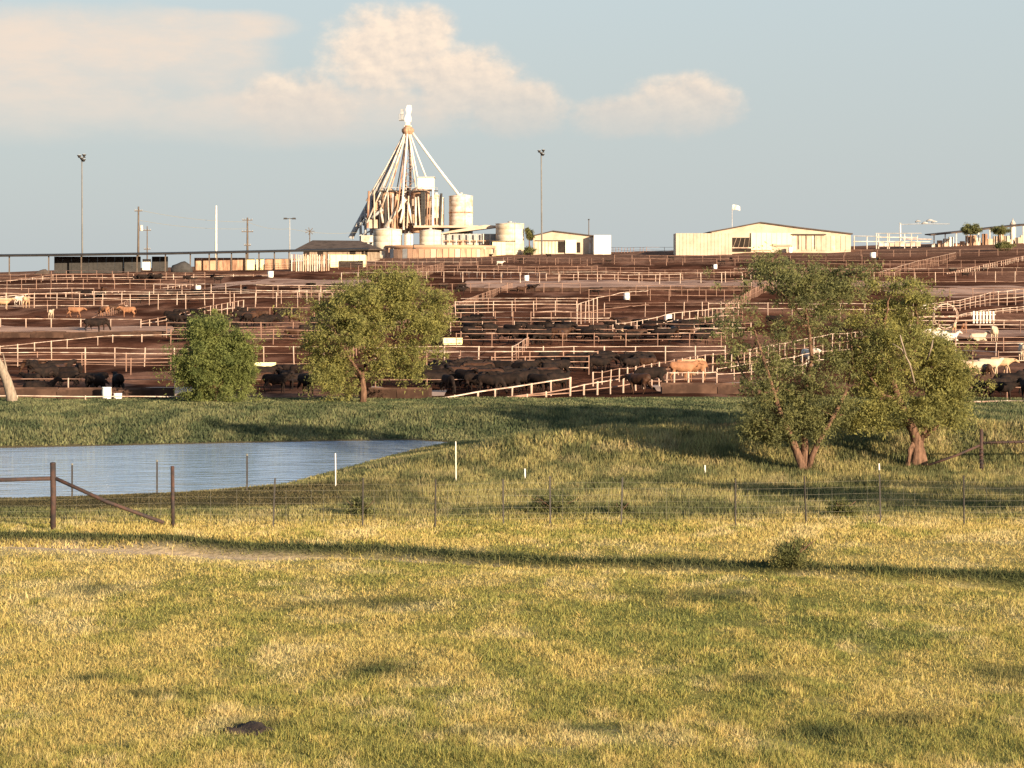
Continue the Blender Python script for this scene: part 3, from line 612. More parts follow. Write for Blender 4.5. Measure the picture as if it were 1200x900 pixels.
for lab, row, p0, p1, h in (('thin rusty rails high on the slope under the mill basin', 309, 440, 720, 1.5), ('thin rusty rails high on the slope left of the mill', 317, 250, 440, 1.5), ('thin rails along the upper edge of the middle road', 325, 760, 1000, 1.5), ('thin rusty rails above the middle road at right', 314, 1010, 1260, 1.6), ('thin rusty rails in the dark strip under the middle road', 353, 690, 870, 1.6),
  ('thin rusty rails in the dark strip left of the airy tree', 349, 300, 400, 1.6), ('thin rusty rails in the second pen row at left', 352, -60, 110, 1.6), ('thin rusty rails under the slanting fence behind the round tree', 396, 195, 380, 1.4), ('thin rusty rails above the front herd in the middle', 432, 500, 700, 1.3), ('thin rusty rails above the front left cattle', 434, -60, 200, 1.3),
  ('thin rusty rails crossing the long black row, lower', 400, 540, 850, 1.1), ('thin rusty rails crossing the sorting pen in the middle', 366, 540, 700, 1.6), ('thin rusty rails in the right pens under the sorting pens', 392, 1100, 1260, 1.3), ('thin rusty rails in the right pens over the front bunk', 430, 1110, 1260, 1.2), ('thin white rails in the upper right pens', 342, 880, 1080, 1.6), ('thin white rails in the pens left of the dark mesquite', 397, 770, 880, 1.4)):
    fence(lab, [(p0, row+random.uniform(-1, 1)), (p0*.6+p1*.4, row+random.uniform(-.7, .7)), (p1, row+random.uniform(-1, 1))], h, random.choice(((1.0, .55), (1.0, .7, .4), (1.0, .5))), 3.2, .05, posts=row > 380, rusty='white' not in lab)
for lab, pts in (('rusty cross fence climbing between two left pens', [(60, 232, 396), (110, 262, 372), (150, 300, 352)]), ('rusty cross fence climbing behind the airy tree', [(400, 190, 407), (450, 225, 384), (500, 262, 362)]), ('rusty cross fence climbing left of the sorting pen', [(520, 262, 362), (560, 320, 346), (600, 380, 332)]),
  ('rusty cross fence climbing in the middle pens', [(600, 190, 407), (625, 215, 392), (655, 240, 375)]), ('rusty cross fence right of the white middle tub', [(850, 270, 357), (880, 330, 340), (905, 380, 328)]), ('rusty cross fence below the mill', [(430, 380, 330), (480, 450, 317), (520, 520, 308)]), ('rusty cross fence climbing on the upper right slope', [(1030, 440, 319), (1075, 500, 306), (1120, 560, 296)])):
    fence(lab, pts, 1.4, (1.0, .5), 2.2, .05, rusty=True, posts=pts[0][1] < 300)
def bunk(p0, p1, row, label):
    a = gp(p0, row); b = gp(p1, row); root = empty('feed_bunk', a, label, 'feed bunk'); L = b-a; n = max(2, int(L.length/3.0)); ang = math.atan2(L.y, L.x); me = MB()
    prof = [(-.38, 0), (-.45, .55), (-.38, .55), (-.25, .2), (.25, .2), (.38, .62), (.45, .62), (.38, 0)]; l = L.length/n-.04
    me.v = [(x, y, z) for x in (0, l) for y, z in prof]; k = len(prof); me.f = [tuple(range(k)), tuple(range(k, 2*k))[::-1]]+[(i, k+i, k+(i+1) % k, (i+1) % k) for i in range(k)]
    m = me.mesh('bunk_section', MT['bunk'])
    for i in range(n): q = a+L*(i/n); inst('bunk_section', m, root, (q.x-a.x, q.y-a.y, float(ground(q.x, q.y))-a.z-.03), (1, 1, 1), (0, 0, ang+random.gauss(0, .004)))
bunk(-70, 205, 467, 'long brown concrete feed bunk along the front lane at far left'); bunk(430, 505, 467, 'short brown concrete feed bunk right of the airy tree trunk'); bunk(775, 905, 461, 'brown concrete feed bunk left of the dark mesquite'); bunk(1125, 1270, 449, 'brown concrete feed bunk under the cream cattle at right')
bunk(-80, 195, 395, 'brown concrete feed bunk below the pale left road'); bunk(545, 1090, 341, 'very long brown concrete feed bunk below the middle road')
# a tall gate-like round feeder ring and white picket boards in the sorting pens
g = gp(1152, 379); pk = empty('picket_panel', g, 'short panel of white upright pickets in the sorting pens at right', 'panel')
for i in range(7): MB().box(-1.1+i*.36, -.92+i*.36, -.03, .03, 0, 1.25+.1*random.random()).build('picket', MT['white'], pk)
MB().box(-1.2, 1.4, .035, .09, .3, .42).build('rail', MT['pipe'], pk); MB().box(-1.2, 1.4, .035, .09, .9, 1.02).build('rail', MT['pipe'], pk)
g = gp(1108, 386); rt = empty('hay_ring', g+Vector((0, 0, 1.35)), 'round pipe hay ring stood on edge left of the sorting pens at right', 'feeder')
for yy in (-.35, .35):
    MB().tube([(1.25*math.cos(t), yy, 1.25*math.sin(t)) for t in np.linspace(0, 2*PI, 25)], .05, 5).build('hoop', MT['pipe'], rt, True)
for t in np.linspace(0, 2*PI, 9)[:-1]: MB().tube([(1.25*math.cos(t), -.35, 1.25*math.sin(t)), (1.25*math.cos(t), .35, 1.25*math.sin(t))], .035, 5).build('bar', MT['pipe'], rt)

# ------------------------------------------------------------------ cattle
def cow_mesh(name, pose):
    mb = MB(); T = mb.tube
    if pose == 'lying':
        T([(-1.0,0,.42), (-.8,0,.46), (-.3,0,.44), (.2,0,.44), (.6,0,.46), (.8,0,.5)], [(.12,.15), (.34,.36), (.42,.42), (.40,.42), (.32,.38), (.2,.24)], 12)
        T([(.7,0,.58), (.95,.05,.82), (1.15,.1,.98)], [(.2,.24), (.14,.18), (.11,.13)], 10)
        T([(1.1,.08,1.0), (1.3,.14,.92), (1.5,.2,.80), (1.56,.22,.76)], [(.12,.13), (.115,.125), (.085,.09), (.06,.06)], 9)
        for s in (-1, 1):
            T([(1.12,.09,1.06), (1.1,.09+s*.18,1.06), (1.06,.09+s*.27,1.02)], [(.04,.05), (.04,.06), (.02,.03)], 6)
            T([(.5,s*.25,.3), (.75,s*.3,.14), (.95,s*.28,.09), (.6,s*.34,.07)], [.14, .09, .06, .055], 7)
            T([(-.7,s*.28,.35), (-.35,s*.42,.22), (-.05,s*.46,.1), (-.45,s*.5,.07)], [.2, .14, .08, .055], 7)
        T([(-1.0,0,.55), (-1.12,.1,.35), (-1.1,.2,.12)], [.05, .035, .05], 6)
    else:
        T([(-1.02,0,1.16), (-.9,0,1.17), (-.6,0,1.14), (-.2,0,1.06), (.2,0,1.02), (.52,0,1.06), (.74,0,1.12), (.86,0,1.14)], [(.12,.14), (.25,.27), (.30,.33), (.34,.38), (.34,.39), (.29,.38), (.2,.3), (.13,.2)], 12)
        hd = {'graze': [(.72,0,1.12), (1.0,0,.82), (1.16,.04,.52)], 'turn': [(.72,0,1.14), (.98,.1,1.34), (1.12,.28,1.42)], 'stand': [(.72,0,1.14), (1.0,0,1.32), (1.2,0,1.42)], 'walk': [(.72,0,1.12), (1.02,0,1.2), (1.24,0,1.22)]}[pose]
        T(hd, [(.2,.28), (.14,.2), (.11,.14)], 10)
        h = Vector(hd[2]); fd = {'graze': Vector((.25,.0,-.97)), 'turn': Vector((.35,.85,-.4)), 'stand': Vector((.86,0,-.5)), 'walk': Vector((.85,0,-.53))}[pose].normalized()
        T([h-fd*.03, h+fd*.17, h+fd*.38, h+fd*.48], [(.115,.13), (.11,.125), (.085,.09), (.06,.06)], 9)
        sd = Vector((-fd.y, fd.x, 0)); sd = sd.normalized() if sd.length > .1 else Vector((0,1,0))
        for s in (-1, 1):
            e = h+fd*.02+Vector((0,0,.07)) if pose != 'graze' else h-Vector((.04,0,-.02))
            T([e, e+sd*s*.2, e+sd*s*.28-Vector((0,0,.03))], [(.04,.05), (.04,.06), (.02,.03)], 6)
            w = s*.16 if pose == 'walk' else s*.03
            T([(-.74,s*.16,1.05), (-.66+w*.4,s*.2,.76), (-.92+w,s*.19,.46), (-.84+w*1.5,s*.19,.12), (-.80+w*1.6,s*.19,0)], [(.19,.24), (.12,.16), .068, .052, .065], 8)
            T([(.52,s*.16,.95), (.5-w*.3,s*.19,.7), (.54-w,s*.18,.4), (.53-w*1.5,s*.18,.1), (.56-w*1.5,s*.18,0)], [(.14,.18), .1, .065, .048, .062], 8)
        T([(-1.0,0,1.26), (-1.1,0,1.05), (-1.12,0,.75), (-1.1,0,.5)], [.05, .035, .028, .05], 6)
        T([(-.3,0,.74), (-.15,0,.68), (.0,0,.74)], [.08, .1, .06], 7)
    o = bpy.data.objects.new('tmp', mb.mesh(name, MT['black'])); C.objects.link(o)
    md = o.modifiers.new('r', 'REMESH'); md.mode = 'VOXEL'; md.voxel_size = .05; md.use_smooth_shade = True
    sm = o.modifiers.new('s', 'SMOOTH'); sm.factor = .5; sm.iterations = 3
    dg = bpy.context.evaluated_depsgraph_get(); me = bpy.data.meshes.new_from_object(o.evaluated_get(dg)); me.name = name
    bpy.data.objects.remove(o); return me
COWS = {p: cow_mesh('cow_'+p, p) for p in ('stand', 'turn', 'graze', 'walk', 'lying')}
HIDE = dict(black=mat('black_hide', (.012,.009,.008), .8, .3, 3, col2=(.024,.015,.012), spec=.05), brown=mat('dark_brown_hide', (.055,.026,.015), .6, .4, 3), red=mat('reddish_hide', (.27,.125,.065), .65, .3, 3), tan=mat('tan_hide', (.42,.26,.15), .65, .25, 3), cream=mat('cream_hide', (.48,.36,.25), .65, .18, 3), white=mat('white_hide', (.52,.44,.36), .65, .15, 3))
GC = 'feedlot cattle'; PW = {'stand': '', 'turn': 'head turned,', 'graze': 'head lowered,', 'walk': 'walking,', 'lying': 'lying down,'}
placed = []
def cow(pos, col, pose, rz, label, group, sc=1.0):
    o = bpy.data.objects.new('cow', COWS[pose]); C.objects.link(o); o.location = pos; o.rotation_euler.z = rz; o.scale = (sc,)*3
    o.material_slots[0].link = 'OBJECT'; o.material_slots[0].material = HIDE[col]
    placed.append((pos.x, pos.y)); return tag(o, label, 'cow', group)
ORD = ['first', 'second', 'third', 'fourth', 'fifth', 'sixth', 'seventh', 'eighth', 'ninth', 'tenth', 'eleventh', 'twelfth', 'thirteenth', 'fourteenth', 'fifteenth', 'sixteenth', 'seventeenth', 'eighteenth', 'nineteenth']
for t_ in ('twenty', 'thirty', 'forty', 'fifty', 'sixty'): ORD += [{'twenty': 'twentieth', 'thirty': 'thirtieth', 'forty': 'fortieth', 'fifty': 'fiftieth', 'sixty': 'sixtieth'}[t_]]+[t_+'-'+o_ for o_ in ORD[:9]]
def herd(n, p0, p1, r0, r1, where, cols=('black',)*8+('brown',), poses=('stand', 'stand', 'turn', 'graze', 'walk'), mind=.9, spread=.8, sc=.80):
    got = []
    for _ in range(n*14):
        if len(got) >= n: break
        g = gp(random.uniform(p0, p1), random.uniform(r0, r1))
        if any(abs(g.x-a) < mind and abs(g.y-b) < mind*1.6 for a, b in placed[-80:]): continue
        placed.append((g.x, g.y)); got.append(g)
    got.sort(key=lambda g: g.x/g.y)
    for i, g in enumerate(got):
        col = random.choice(cols); pose = random.choice(poses); rz = random.choice((0, PI))+random.gauss(0, spread)
        cn = {'brown': 'dark brown'}.get(col, col)
        cow(g, col, pose, rz, ' '.join(f'{cn} cow {PW[pose]} {ORD[i]} from left {where}'.split()), f'cattle {where}', random.uniform(.9, 1.08)*sc); placed.pop()
herd(16, 300, 400, 446, 463, 'in pen right of round tree')
herd(46, 505, 655, 441, 463, 'in herd right of airy tree', sc=.86)
herd(11, 30, 112, 438, 460, 'in the front pen at far left')
herd(44, 195, 400, 372, 402, 'in pen behind round tree', sc=.9)
herd(60, 540, 850, 387, 405, 'in the long middle row', sc=.9)
herd(20, 640, 760, 428, 439, 'below the middle post fence')
herd(8, 530, 570, 366, 392, 'beside the middle sorting pen')
herd(16, 300, 700, 338, 350, 'in the strip under the mill', mind=2.2)
herd(3, 840, 990, 378, 400, 'behind the dark mesquite crown')
herd(10, 60, 290, 344, 358, 'in the upper left pen')
herd(8, 160, 260, 326, 334, 'near the shade roof at upper left')
herd(8, 700, 1090, 306, 318, 'on the slope below the gabled barn', mind=2.5)
herd(5, 1010, 1160, 318, 326, 'behind the upper right fence', mind=2.2)
herd(3, 440, 540, 396, 420, 'behind the airy tree')
herd(5, 560, 760, 300, 309, 'in front of the low shed', mind=2.5)
herd(1, 880, 1000, 432, 455, 'low behind the two mesquites')
herd(8, 1130, 1230, 452, 474, 'in the front pen at the right edge')
def one(px, row, col, pose, rz, label, sc=1.0): cow(gp(px, row), col, pose, rz, label, GC, sc*.84)
one(112, 465, 'black', 'graze', 1.25, 'large black cow at the front bunk left of the white tank', 1.1); one(138, 465, 'black', 'stand', 1.9, 'large black cow at the front bunk right of the white tank', 1.1)
one(762, 456, 'black', 'graze', PI, 'black cow with lowered head at the end of the sloping alley fence', 1.1); one(748, 462, 'brown', 'walk', 2.4, 'dark brown cow behind the sloping alley fence')
one(800, 447, 'red', 'stand', 0.2, 'reddish cow in the sunlit corner of the alley fence, the front one', 1.1); one(812, 446, 'red', 'turn', PI, 'reddish cow with turned head in the sunlit corner of the alley fence', 1.1); one(806, 440, 'tan', 'stand', .1, 'tan cow behind the two reddish ones in the alley corner')
one(947, 430, 'white', 'turn', -1.3, 'white cow seen end on through the dark mesquite', 1.15)
one(1165, 400, 'cream', 'stand', -1.9, 'pale cow standing alone near the right edge, seen from behind', 1.2); one(1146, 400, 'cream', 'lying', .3, 'pale cow lying next to the lone standing pale cow', 1.1)
one(1088, 395, 'cream', 'lying', 0, 'pale cow lying by the right mesquite, leftmost of the resting ones'); one(1101, 397, 'white', 'lying', PI, 'white cow lying right beside the right mesquite', 1.1); one(1112, 400, 'white', 'lying', .2, 'white cow lying furthest from the right mesquite', 1.1)
one(1118, 392, 'tan', 'stand', 1.4, 'tan calf standing behind the resting pale cattle', .85); one(1130, 391, 'red', 'stand', 1.2, 'reddish calf standing behind the resting pale cattle', .85)
one(1142, 443, 'cream', 'stand', PI, 'cream cow standing at the right lane beside the right mesquite'); one(1160, 440, 'cream', 'turn', 0, 'cream cow with turned head at the right lane'); one(1156, 447, 'brown', 'graze', 1.6, 'dark brown cow in front of the cream cattle at the right lane'); one(1173, 438, 'tan', 'walk', 0, 'tan cow walking right of the cream cattle')
one(1198, 423, 'cream', 'stand', 1.5, 'cream cow cut by the right edge of the picture', 1.1); one(1128, 446, 'tan', 'graze', 0, 'tan cow grazing half behind the right mesquite')
one(3, 363, 'tan', 'stand', 0, 'tan cow cut by the left edge of the picture', 1.2); one(31, 361, 'tan', 'stand', 1.5, 'pinkish tan cow seen end on in the upper left pen', 1.25); one(60, 373, 'cream', 'stand', 1.5, 'small pale cow above the pale road at left', .8)
one(88, 372, 'red', 'walk', 0, 'reddish cow walking left of the brown ones in the left pen'); one(122, 371, 'red', 'graze', 2.4, 'reddish cow with lowered head in the left pen', 1.0); one(135, 369, 'brown', 'stand', .6, 'dark brown cow right of the lowered reddish one in the left pen'); one(150, 372, 'red', 'stand', PI, 'reddish cow rightmost of the brown ones in the left pen')
one(110, 390, 'black', 'stand', .2, 'black cow walking on the pale road at left', 1.15); one(116, 388, 'black', 'graze', .1, 'black cow with lowered head on the pale road at left', 1.1)
one(729, 398, 'tan', 'stand', 1.5, 'tan calf among the long black row, the left one', .8); one(735, 400, 'cream', 'stand', 1.6, 'cream calf among the long black row, the right one', .8)
one(168, 331, 'black', 'stand', 0, 'black cow below the dark shed wall, left of the pair', 1.3); one(184, 331, 'black', 'turn', PI, 'black cow below the dark shed wall, right of the pair', 1.3)
one(46, 462, 'black', 'lying', 0, 'black cow lying at the front feed lane at far left', 1.1); one(22, 358, 'white', 'stand', 1.2, 'white cow end on behind the tan ones at far left')
one(586, 312, 'white', 'stand', 0, 'white cow on the slope under the cream box', 1.0)

# ------------------------------------------------------------------ tubs, tanks and troughs among the pens
def tub(name, px, row, wpx, hpx, label, mt='pinkwhite', cat='tub', group='pale tubs and tanks in the pens'):
    g = gp(px, row); k = g.y/F; r = wpx*k/2; h = hpx*k
    root = empty(name, g, label, cat, group)
    MB().lathe([(r*.9, -.05), (r*.95, h*.1), (r, h*.5), (r*.97, h*.9), (r*.92, h), (r*.82, h), (r*.8, h*.82)], 20).build('shell', MT[mt], root, True)
    MB().lathe([(r*1.03, h*.93), (r*1.04, h*.97), (r*.99, h*1.02), (r*.93, h*1.0)], 20).build('rim', MT[mt], root, True)
    return root
tub('water_tank', 125, 468, 11, 14, 'bright white upright tank at the front bunk at left', cat='tank')
tub('water_tub', 138, 468, 10, 7, 'low pale tub beside the bright white tank')
for px, row, w, h, lab in ((783, 381, 9, 12, 'bright white tub left of the slanting fence in the middle pens'), (734.5, 351, 7.5, 8, 'white tub at the end of the chute in the upper middle'), (617, 329, 6, 6, 'small white tub on the road under the cream box'), (317, 325, 7, 7, 'white tub in front of the picket wall'), (232, 340, 7, 5, 'small round white tub below the shade roof at left'),
    (1084, 362, 8, 8, 'white tub beside the right mesquite crown'), (1023, 302, 7, 6, 'white tub on the far slope right of the barn'), (838, 315, 5, 5, 'small white tub on the slope under the barn corner'), (926, 296, 5, 6, 'white tub against the barn front'), (1172, 293, 6, 8, 'yellowish tub under the right sheds')): tub('water_tub', px, row, w, h, lab)
def trough(px, row, wpx, hpx, label):
    g = gp(px, row); k = g.y/F; w = wpx*k/2; h = hpx*k; root = empty('feed_trough', g, label, 'trough', 'long pale troughs'); 
    MB().prism([(-w, h), (-w*.95, 0), (w*.95, 0), (w, h)], -.40, -.32).prism([(-w, h), (-w*.95, 0), (w*.95, 0), (w, h)], .32, .40).box(-w*.95, w*.95, -.318, .318, .05, .12).box(-w+.01, -w+.07, -.318, .318, .125, h-.01).box(w-.07, w-.01, -.318, .318, .125, h-.01).build('basin', MT['brightyellow'], root)
    for sx in (-.7, .7): MB().box(sx*w-.05, sx*w+.05, -.38, .38, -.06, .02).build('foot', MT['wood'], root)
trough(311, 433, 24, 8, 'long yellow white trough right of the round tree'); trough(530, 404, 24, 8, 'long yellow white trough right of the airy tree')
g = gp(494, 446); mk = empty('marker_post', g, 'short bright yellow post in front of the herd right of the airy tree', 'post'); MB().tube([(0,0,-.1), (0,0,.7)], .11, 8).build('shaft', MT['brightyellow'], mk, True); MB().lathe([(.12,.7), (.11,.74), (.01,.78)], 8).build('cap', MT['pinkwhite'], mk)
# ------------------------------------------------------------------ near fences
UT = MB().box(-.022, .022, -.004, .004, 0, 1).box(-.004, .004, .0045, .03, 0, 1).mesh('t_post', MT['tpost'])
nf = empty('wire_fence', on(62, 60), 'net wire fence with dark corner brace running across behind the dry pasture', 'fence'); n0 = Vector(nf.location)
def fpt(px, d): return on(px, d)-n0
c0 = fpt(62, 60); s = 60/F
MB().tube([c0+Vector((0,0,-.2)), c0+Vector((.01,0,.9)), c0+Vector((0,0,78*s))], .075, 10).build('corner_post', MT['darkpipe'], nf, True)
MB().lathe([(.085, 78*s), (.07, 78*s+.03), (.01, 78*s+.05)], 10, (c0.x, c0.y)).build('post_cap', MT['darkpipe'], nf, True)
MB().tube([c0+Vector((-.06,0,61*s)), c0+Vector((-1.5,.02,59*s)), c0+Vector((-3.4,.03,58.5*s))], .055, 8).build('brace_rail', MT['darkpipe'], nf, True)
cl = fpt(-90, 60); MB().tube([cl+Vector((0,0,-.2)), cl+Vector((0,0,75*s))], .075, 10).build('corner_post', MT['darkpipe'], nf, True)
e0 = fpt(192, 60.2); MB().tube([c0+Vector((.07,0,61*s)), c0.lerp(e0, .5)+Vector((0,0,31*s)), e0+Vector((0,0,.12))], .05, 8).build('diagonal_brace', MT['darkpipe'], nf, True)
c1 = fpt(203, 60.3); MB().tube([c1+Vector((0,0,-.2)), c1+Vector((-.02,0,72*s))], .05, 9).build('line_post', MT['darkpipe'], nf, True)
tp = [(203, 60.3)]
for px in (320, 425, 510, 590, 645, 728, 862, 945, 1032, 1130, 1225, 1320): tp.append((px, 60.4+.3*math.sin(px*.02)))
for px, dd in tp[1:]:
    q = fpt(px, dd); inst('t_post', UT, nf, q, (1, 1, 1.22+.1*random.random()), (random.gauss(0, .02), random.gauss(0, .03), random.random()))
line = [(-170, 60.0), (-90, 60), (62, 60)]+tp
tops = [0.05, .2, .34, .49, .64, .8, .97, 1.13]
for k in tops:
    MB().tube([fpt(a, b_)+Vector((0, .02, k)) for a, b_ in line], .0017, 3).build('line_wire', MT['wire'], nf)
st = MB(); W = [fpt(a, b_) for a, b_ in line]
for a, b_ in zip(W[2:-1], W[3:]):
    nn = max(1, int((b_-a).length/.30))
    for i in range(nn):
        q = a.lerp(b_, (i+random.uniform(-.1, .1))/nn); st.tube([q+Vector((0,.02,.04)), q+Vector((random.gauss(0, .012),.02,1.0))], random.choice((.0015, .0015, .0035)), 3)
st.build('stay_wires', MT['wire'], nf)['kind'] = 'stuff'
def stake(px, d, top, wid, label, wh=1.0, leng=None):
    b = on(px, d); h = P(px, top, d).z-b.z if leng is None else leng
    root = empty('fence_stake', b, label, 'stake', 'stakes around the pond')
    MB().tube([(0,0,-.2), (.01,0,h*(1-wh))], wid*.9, 6).build('shaft', MT['tpost'], root)
    MB().tube([(.01,0,h*(1-wh)), (0,.0,h*.97), (0,0,h)], [wid, wid, wid*.6], 6).build('painted_top', MT['white'], root)
stake(534, 76, 517, .02, 'tall white stake at the tip of the pond, the tallest of the stakes', .98); stake(393, 75, 531, .02, 'white stake on the near shore left of the tallest one', .96)
stake(615, 77, 549, .03, 'short white stake low on the berm right of the tallest one', .9); stake(826, 79, 545, .03, 'white tipped stake on the grass left of the two mesquites', .8); stake(1030, 78, 543, .03, 'white topped stake between the two mesquite trunks', .45)
stake(655, 87, 508, .035, 'tiny white stake near the top of the berm, left one', .8); stake(787.5, 88, 503, .04, 'small white stake on the top of the berm, right one', .8); stake(690, 79, 556, .03, 'thin dull stake half hidden in weeds below the berm', .3)
def dstake(px, d, top, label):
    b = on(px, d); h = P(px, top, d).z-b.z; root = empty('steel_stake', b, label, 'stake', 'dark stakes at the pond shore')
    o = inst('shaft', UT, root, (0,0,-.2), (1.2, 1.2, h+.2)); MB().lathe([(.03, h), (.028, h+.05), (.005, h+.06)], 6).build('cap', MT['wire'], root)
dstake(84.5, 72, 545, 'dark steel stake between corner post and water at the left'); dstake(184, 73, 541, 'dark steel stake left of the second fence post against the water'); dstake(289.5, 74, 534, 'dark steel stake standing alone against the water')
rf = empty('brace_fence', on(1150, 80.2), 'dark pipe post with brace and rail at the right of the gnarled trunk', 'fence'); r0 = Vector(rf.location); s = 80.2/F
MB().tube([(0,0,-.2), (0,0,.7), (.0,0,P(1150, 503, 80.2).z-r0.z)], .065, 9).build('post', MT['darkpipe'], rf, True)
def rp(px, row): return P(px, row, 80.2)-r0
MB().tube([rp(1148, 522), rp(1120, 534), rp(1088, 545)], .045, 7).build('diagonal_brace', MT['darkpipe'], rf, True)
MB().tube([rp(1150, 519), rp(1175, 518.3), rp(1205, 517.5), rp(1290, 517)], .045, 7).build('rail', MT['darkpipe'], rf, True)
for i in range(11):
    q = rp(1153+i*7.2, 518.6-.12*i); MB().tube([q+Vector((-.04,-.02,.07)), q+Vector((.02,-.05,-.02)), q+Vector((.05,.0,-.08))], .018, 5).build('wire_twist', MT['darkpipe'], rf)
for i in range(8):
    q = rp(1150, 526+i*4.2); MB().tube([q+Vector((-.08,-.06,.02)), q+Vector((.0,-.085,0)), q+Vector((.08,-.06,-.02))], .02, 5).build('wire_wrap', MT['darkpipe'], rf)
q = on(1290, 80.2)-r0; MB().tube([q+Vector((0,0,-.2)), q+Vector((0,0,1.7))], .065, 9).build('post', MT['darkpipe'], rf, True)
cd = gp(292, 858); clod = MB()
clod.lathe([(.27, -.03), (.26, .02), (.21, .05), (.16, .045), (.11, .075), (.05, .07), (0, .08)], 16); clod.v = [(x*(1.25+.25*math.sin(5*y*9)), y*(1+.2*math.sin(x*20)), z*(1+.5*math.sin(x*17+y*13))) for x, y, z in clod.v]
o = clod.build('dung_pat', mat('dry_dung', (.05,.036,.03), .95, .3, 8, .5), None, True); o.location = cd; tag(o, 'dark lumpy dung pat in the short grass at lower left', 'dung')

exec_mill = True
# ------------------------------------------------------------------ feed mill on the crest
D = 700.0; K = D/F
def bpos(px, d=D): return on(px, d)
mill = empty('feed_mill', bpos(478), 'tall white feed mill elevator with spouts fanning down like a tent over rust streaked bins', 'feed mill'); m0 = Vector(mill.location)
def mp(px, row, dy=0): q = P(px, row, D)-m0; q.y = dy; return q
zb = lambda row: mp(478, row).z
# elevator leg: two trunks, ladder cage, head
for dx in (-.75, .75): MB().box(dx-.35+.0, dx+.35, -.5, .5, -1, zb(147)).build('elevator_trunk', MT['whitemetal'], mill)
MB().lathe([(1.5, zb(157)), (1.9, zb(154)), (1.9, zb(151.5)), (1.2, zb(149)), (.8, zb(147))], 14).build('distributor', MT['rusty'], mill)
hd = MB(); hd.box(-.6, .65, -.8, .8, zb(147), zb(143.5)); hd.prism([(-.8, zb(143.5)), (.9, zb(143.5)), (1.15, zb(139.5)), (.75, zb(134)), (-.5, zb(134)), (-1.0, zb(139.5))], -.9, .9)
hd.prism([(-.35, zb(134)), (.8, zb(134)), (1.2, zb(128.5)), (1.0, zb(123.5)), (-.2, zb(123.5)), (-.6, zb(128.5))], -.9, .9); hd.build('head', MT['white'], mill)
pf = MB(); pf.box(-2.7, -1.2, -1.3, 1.3, zb(141.3), zb(140.3)).build('platform', MT['grey'], mill)
MB().box(-2.2, -1.3, -.6, .6, zb(139.8), zb(128)).build('motor', MT['grey'], mill)
for dx in (-2.6, -1.9): MB().tube([(dx, -1.25, zb(140)), (dx, -1.25, zb(134))], .1, 5).build('handrail', MT['grey'], mill)
MB().tube([(-2.65, -1.25, zb(134.2)), (-1.2, -1.25, zb(134.2))], .1, 5).build('handrail', MT['grey'], mill)
top = mp(478, 152)
spouts = [(425, 264, 2, .55, 'grey'), (430, 236, -3, .35, 'whitemetal'), (437, 238, 4, .35, 'whitemetal'), (441, 250, -6, .4, 'whitemetal'), (449, 244, -8, .4, 'whitemetal'), (456, 234, -6, .32, 'rusty'), (463, 230, 3, .3, 'whitemetal'),
  (472.5, 246, -9, .5, 'white'), (481, 216, 4, .3, 'whitemetal'), (488, 220, -5, .34, 'whitemetal'), (491, 213, -4, .4, 'white'), (500, 209, -4, .36, 'white'), (539, 230, 0, .62, 'white'), (432, 262, -8, .4, 'whitemetal'), (466, 256, -9, .38, 'rusty')]
for px, row, dy, r, mt in spouts:
    e = mp(px, row, dy); a = top+Vector(((px-478)*.012, dy*.06, random.uniform(-.8, .5)))
    md_ = a.lerp(e, .5)+Vector((0, 0, -.35)); MB().tube([a, md_, e], r*.64, 8).build('spout', MT[mt], mill, True)
e = mp(539, 230); MB().lathe([(1.5, e.z-1.2), (1.1, e.z-.4), (.6, e.z+.6)], 10, (e.x, e.y)).build('spout_shoe', MT['white'], mill, True)
# leaning conveyor gallery on the left side
ga = mp(476, 156, 1); gb = mp(410, 279, 3)
MB().tube([ga, gb], .8, 6).build('conveyor_gallery', MT['grey'], mill)
for i in range(14):
    t = (i+.5)/14; q = ga.lerp(gb, t); MB().tube([q+Vector((0,-.85,1.2)), q+Vector((.3,-.85,-1.2))], .13, 4).build('gallery_strut', MT['whitemetal'], mill)
for px in (422, 427.5, 434): MB().tube([mp(px, 232+(434-px)*2.4, 1), mp(px+1, 290, 1)], .4, 6).build('support_leg', MT['grey'], mill)
MB().tube([mp(422, 262, .5), mp(436, 252, .5)], .25, 5).build('support_tie', MT['grey'], mill); MB().tube([mp(421, 276, .5), mp(436, 270, .5)], .25, 5).build('support_tie', MT['grey'], mill)
hb = MB(); hb.box(mp(424,0).x, mp(441,0).x, -3, 2, zb(284), zb(276)); hb.build('hopper', MT['whitemetal'], mill)
for px in (426, 432, 438): MB().box(mp(px,0).x-.3, mp(px,0).x+.3, -2.6, -2, zb(293), zb(284)).build('hopper_leg', MT['whitemetal'], mill)
hx = mp(490,0).x; hx2 = mp(509,0).x; MB().box(hx, hx2, -4, 3, zb(223), zb(208.5)).build('head_house', MT['white'], mill); MB().box(hx-.2, hx2+.3, -4.3, 3.3, zb(208.5), zb(207.6)).build('head_house_roof', MT['grey'], mill)
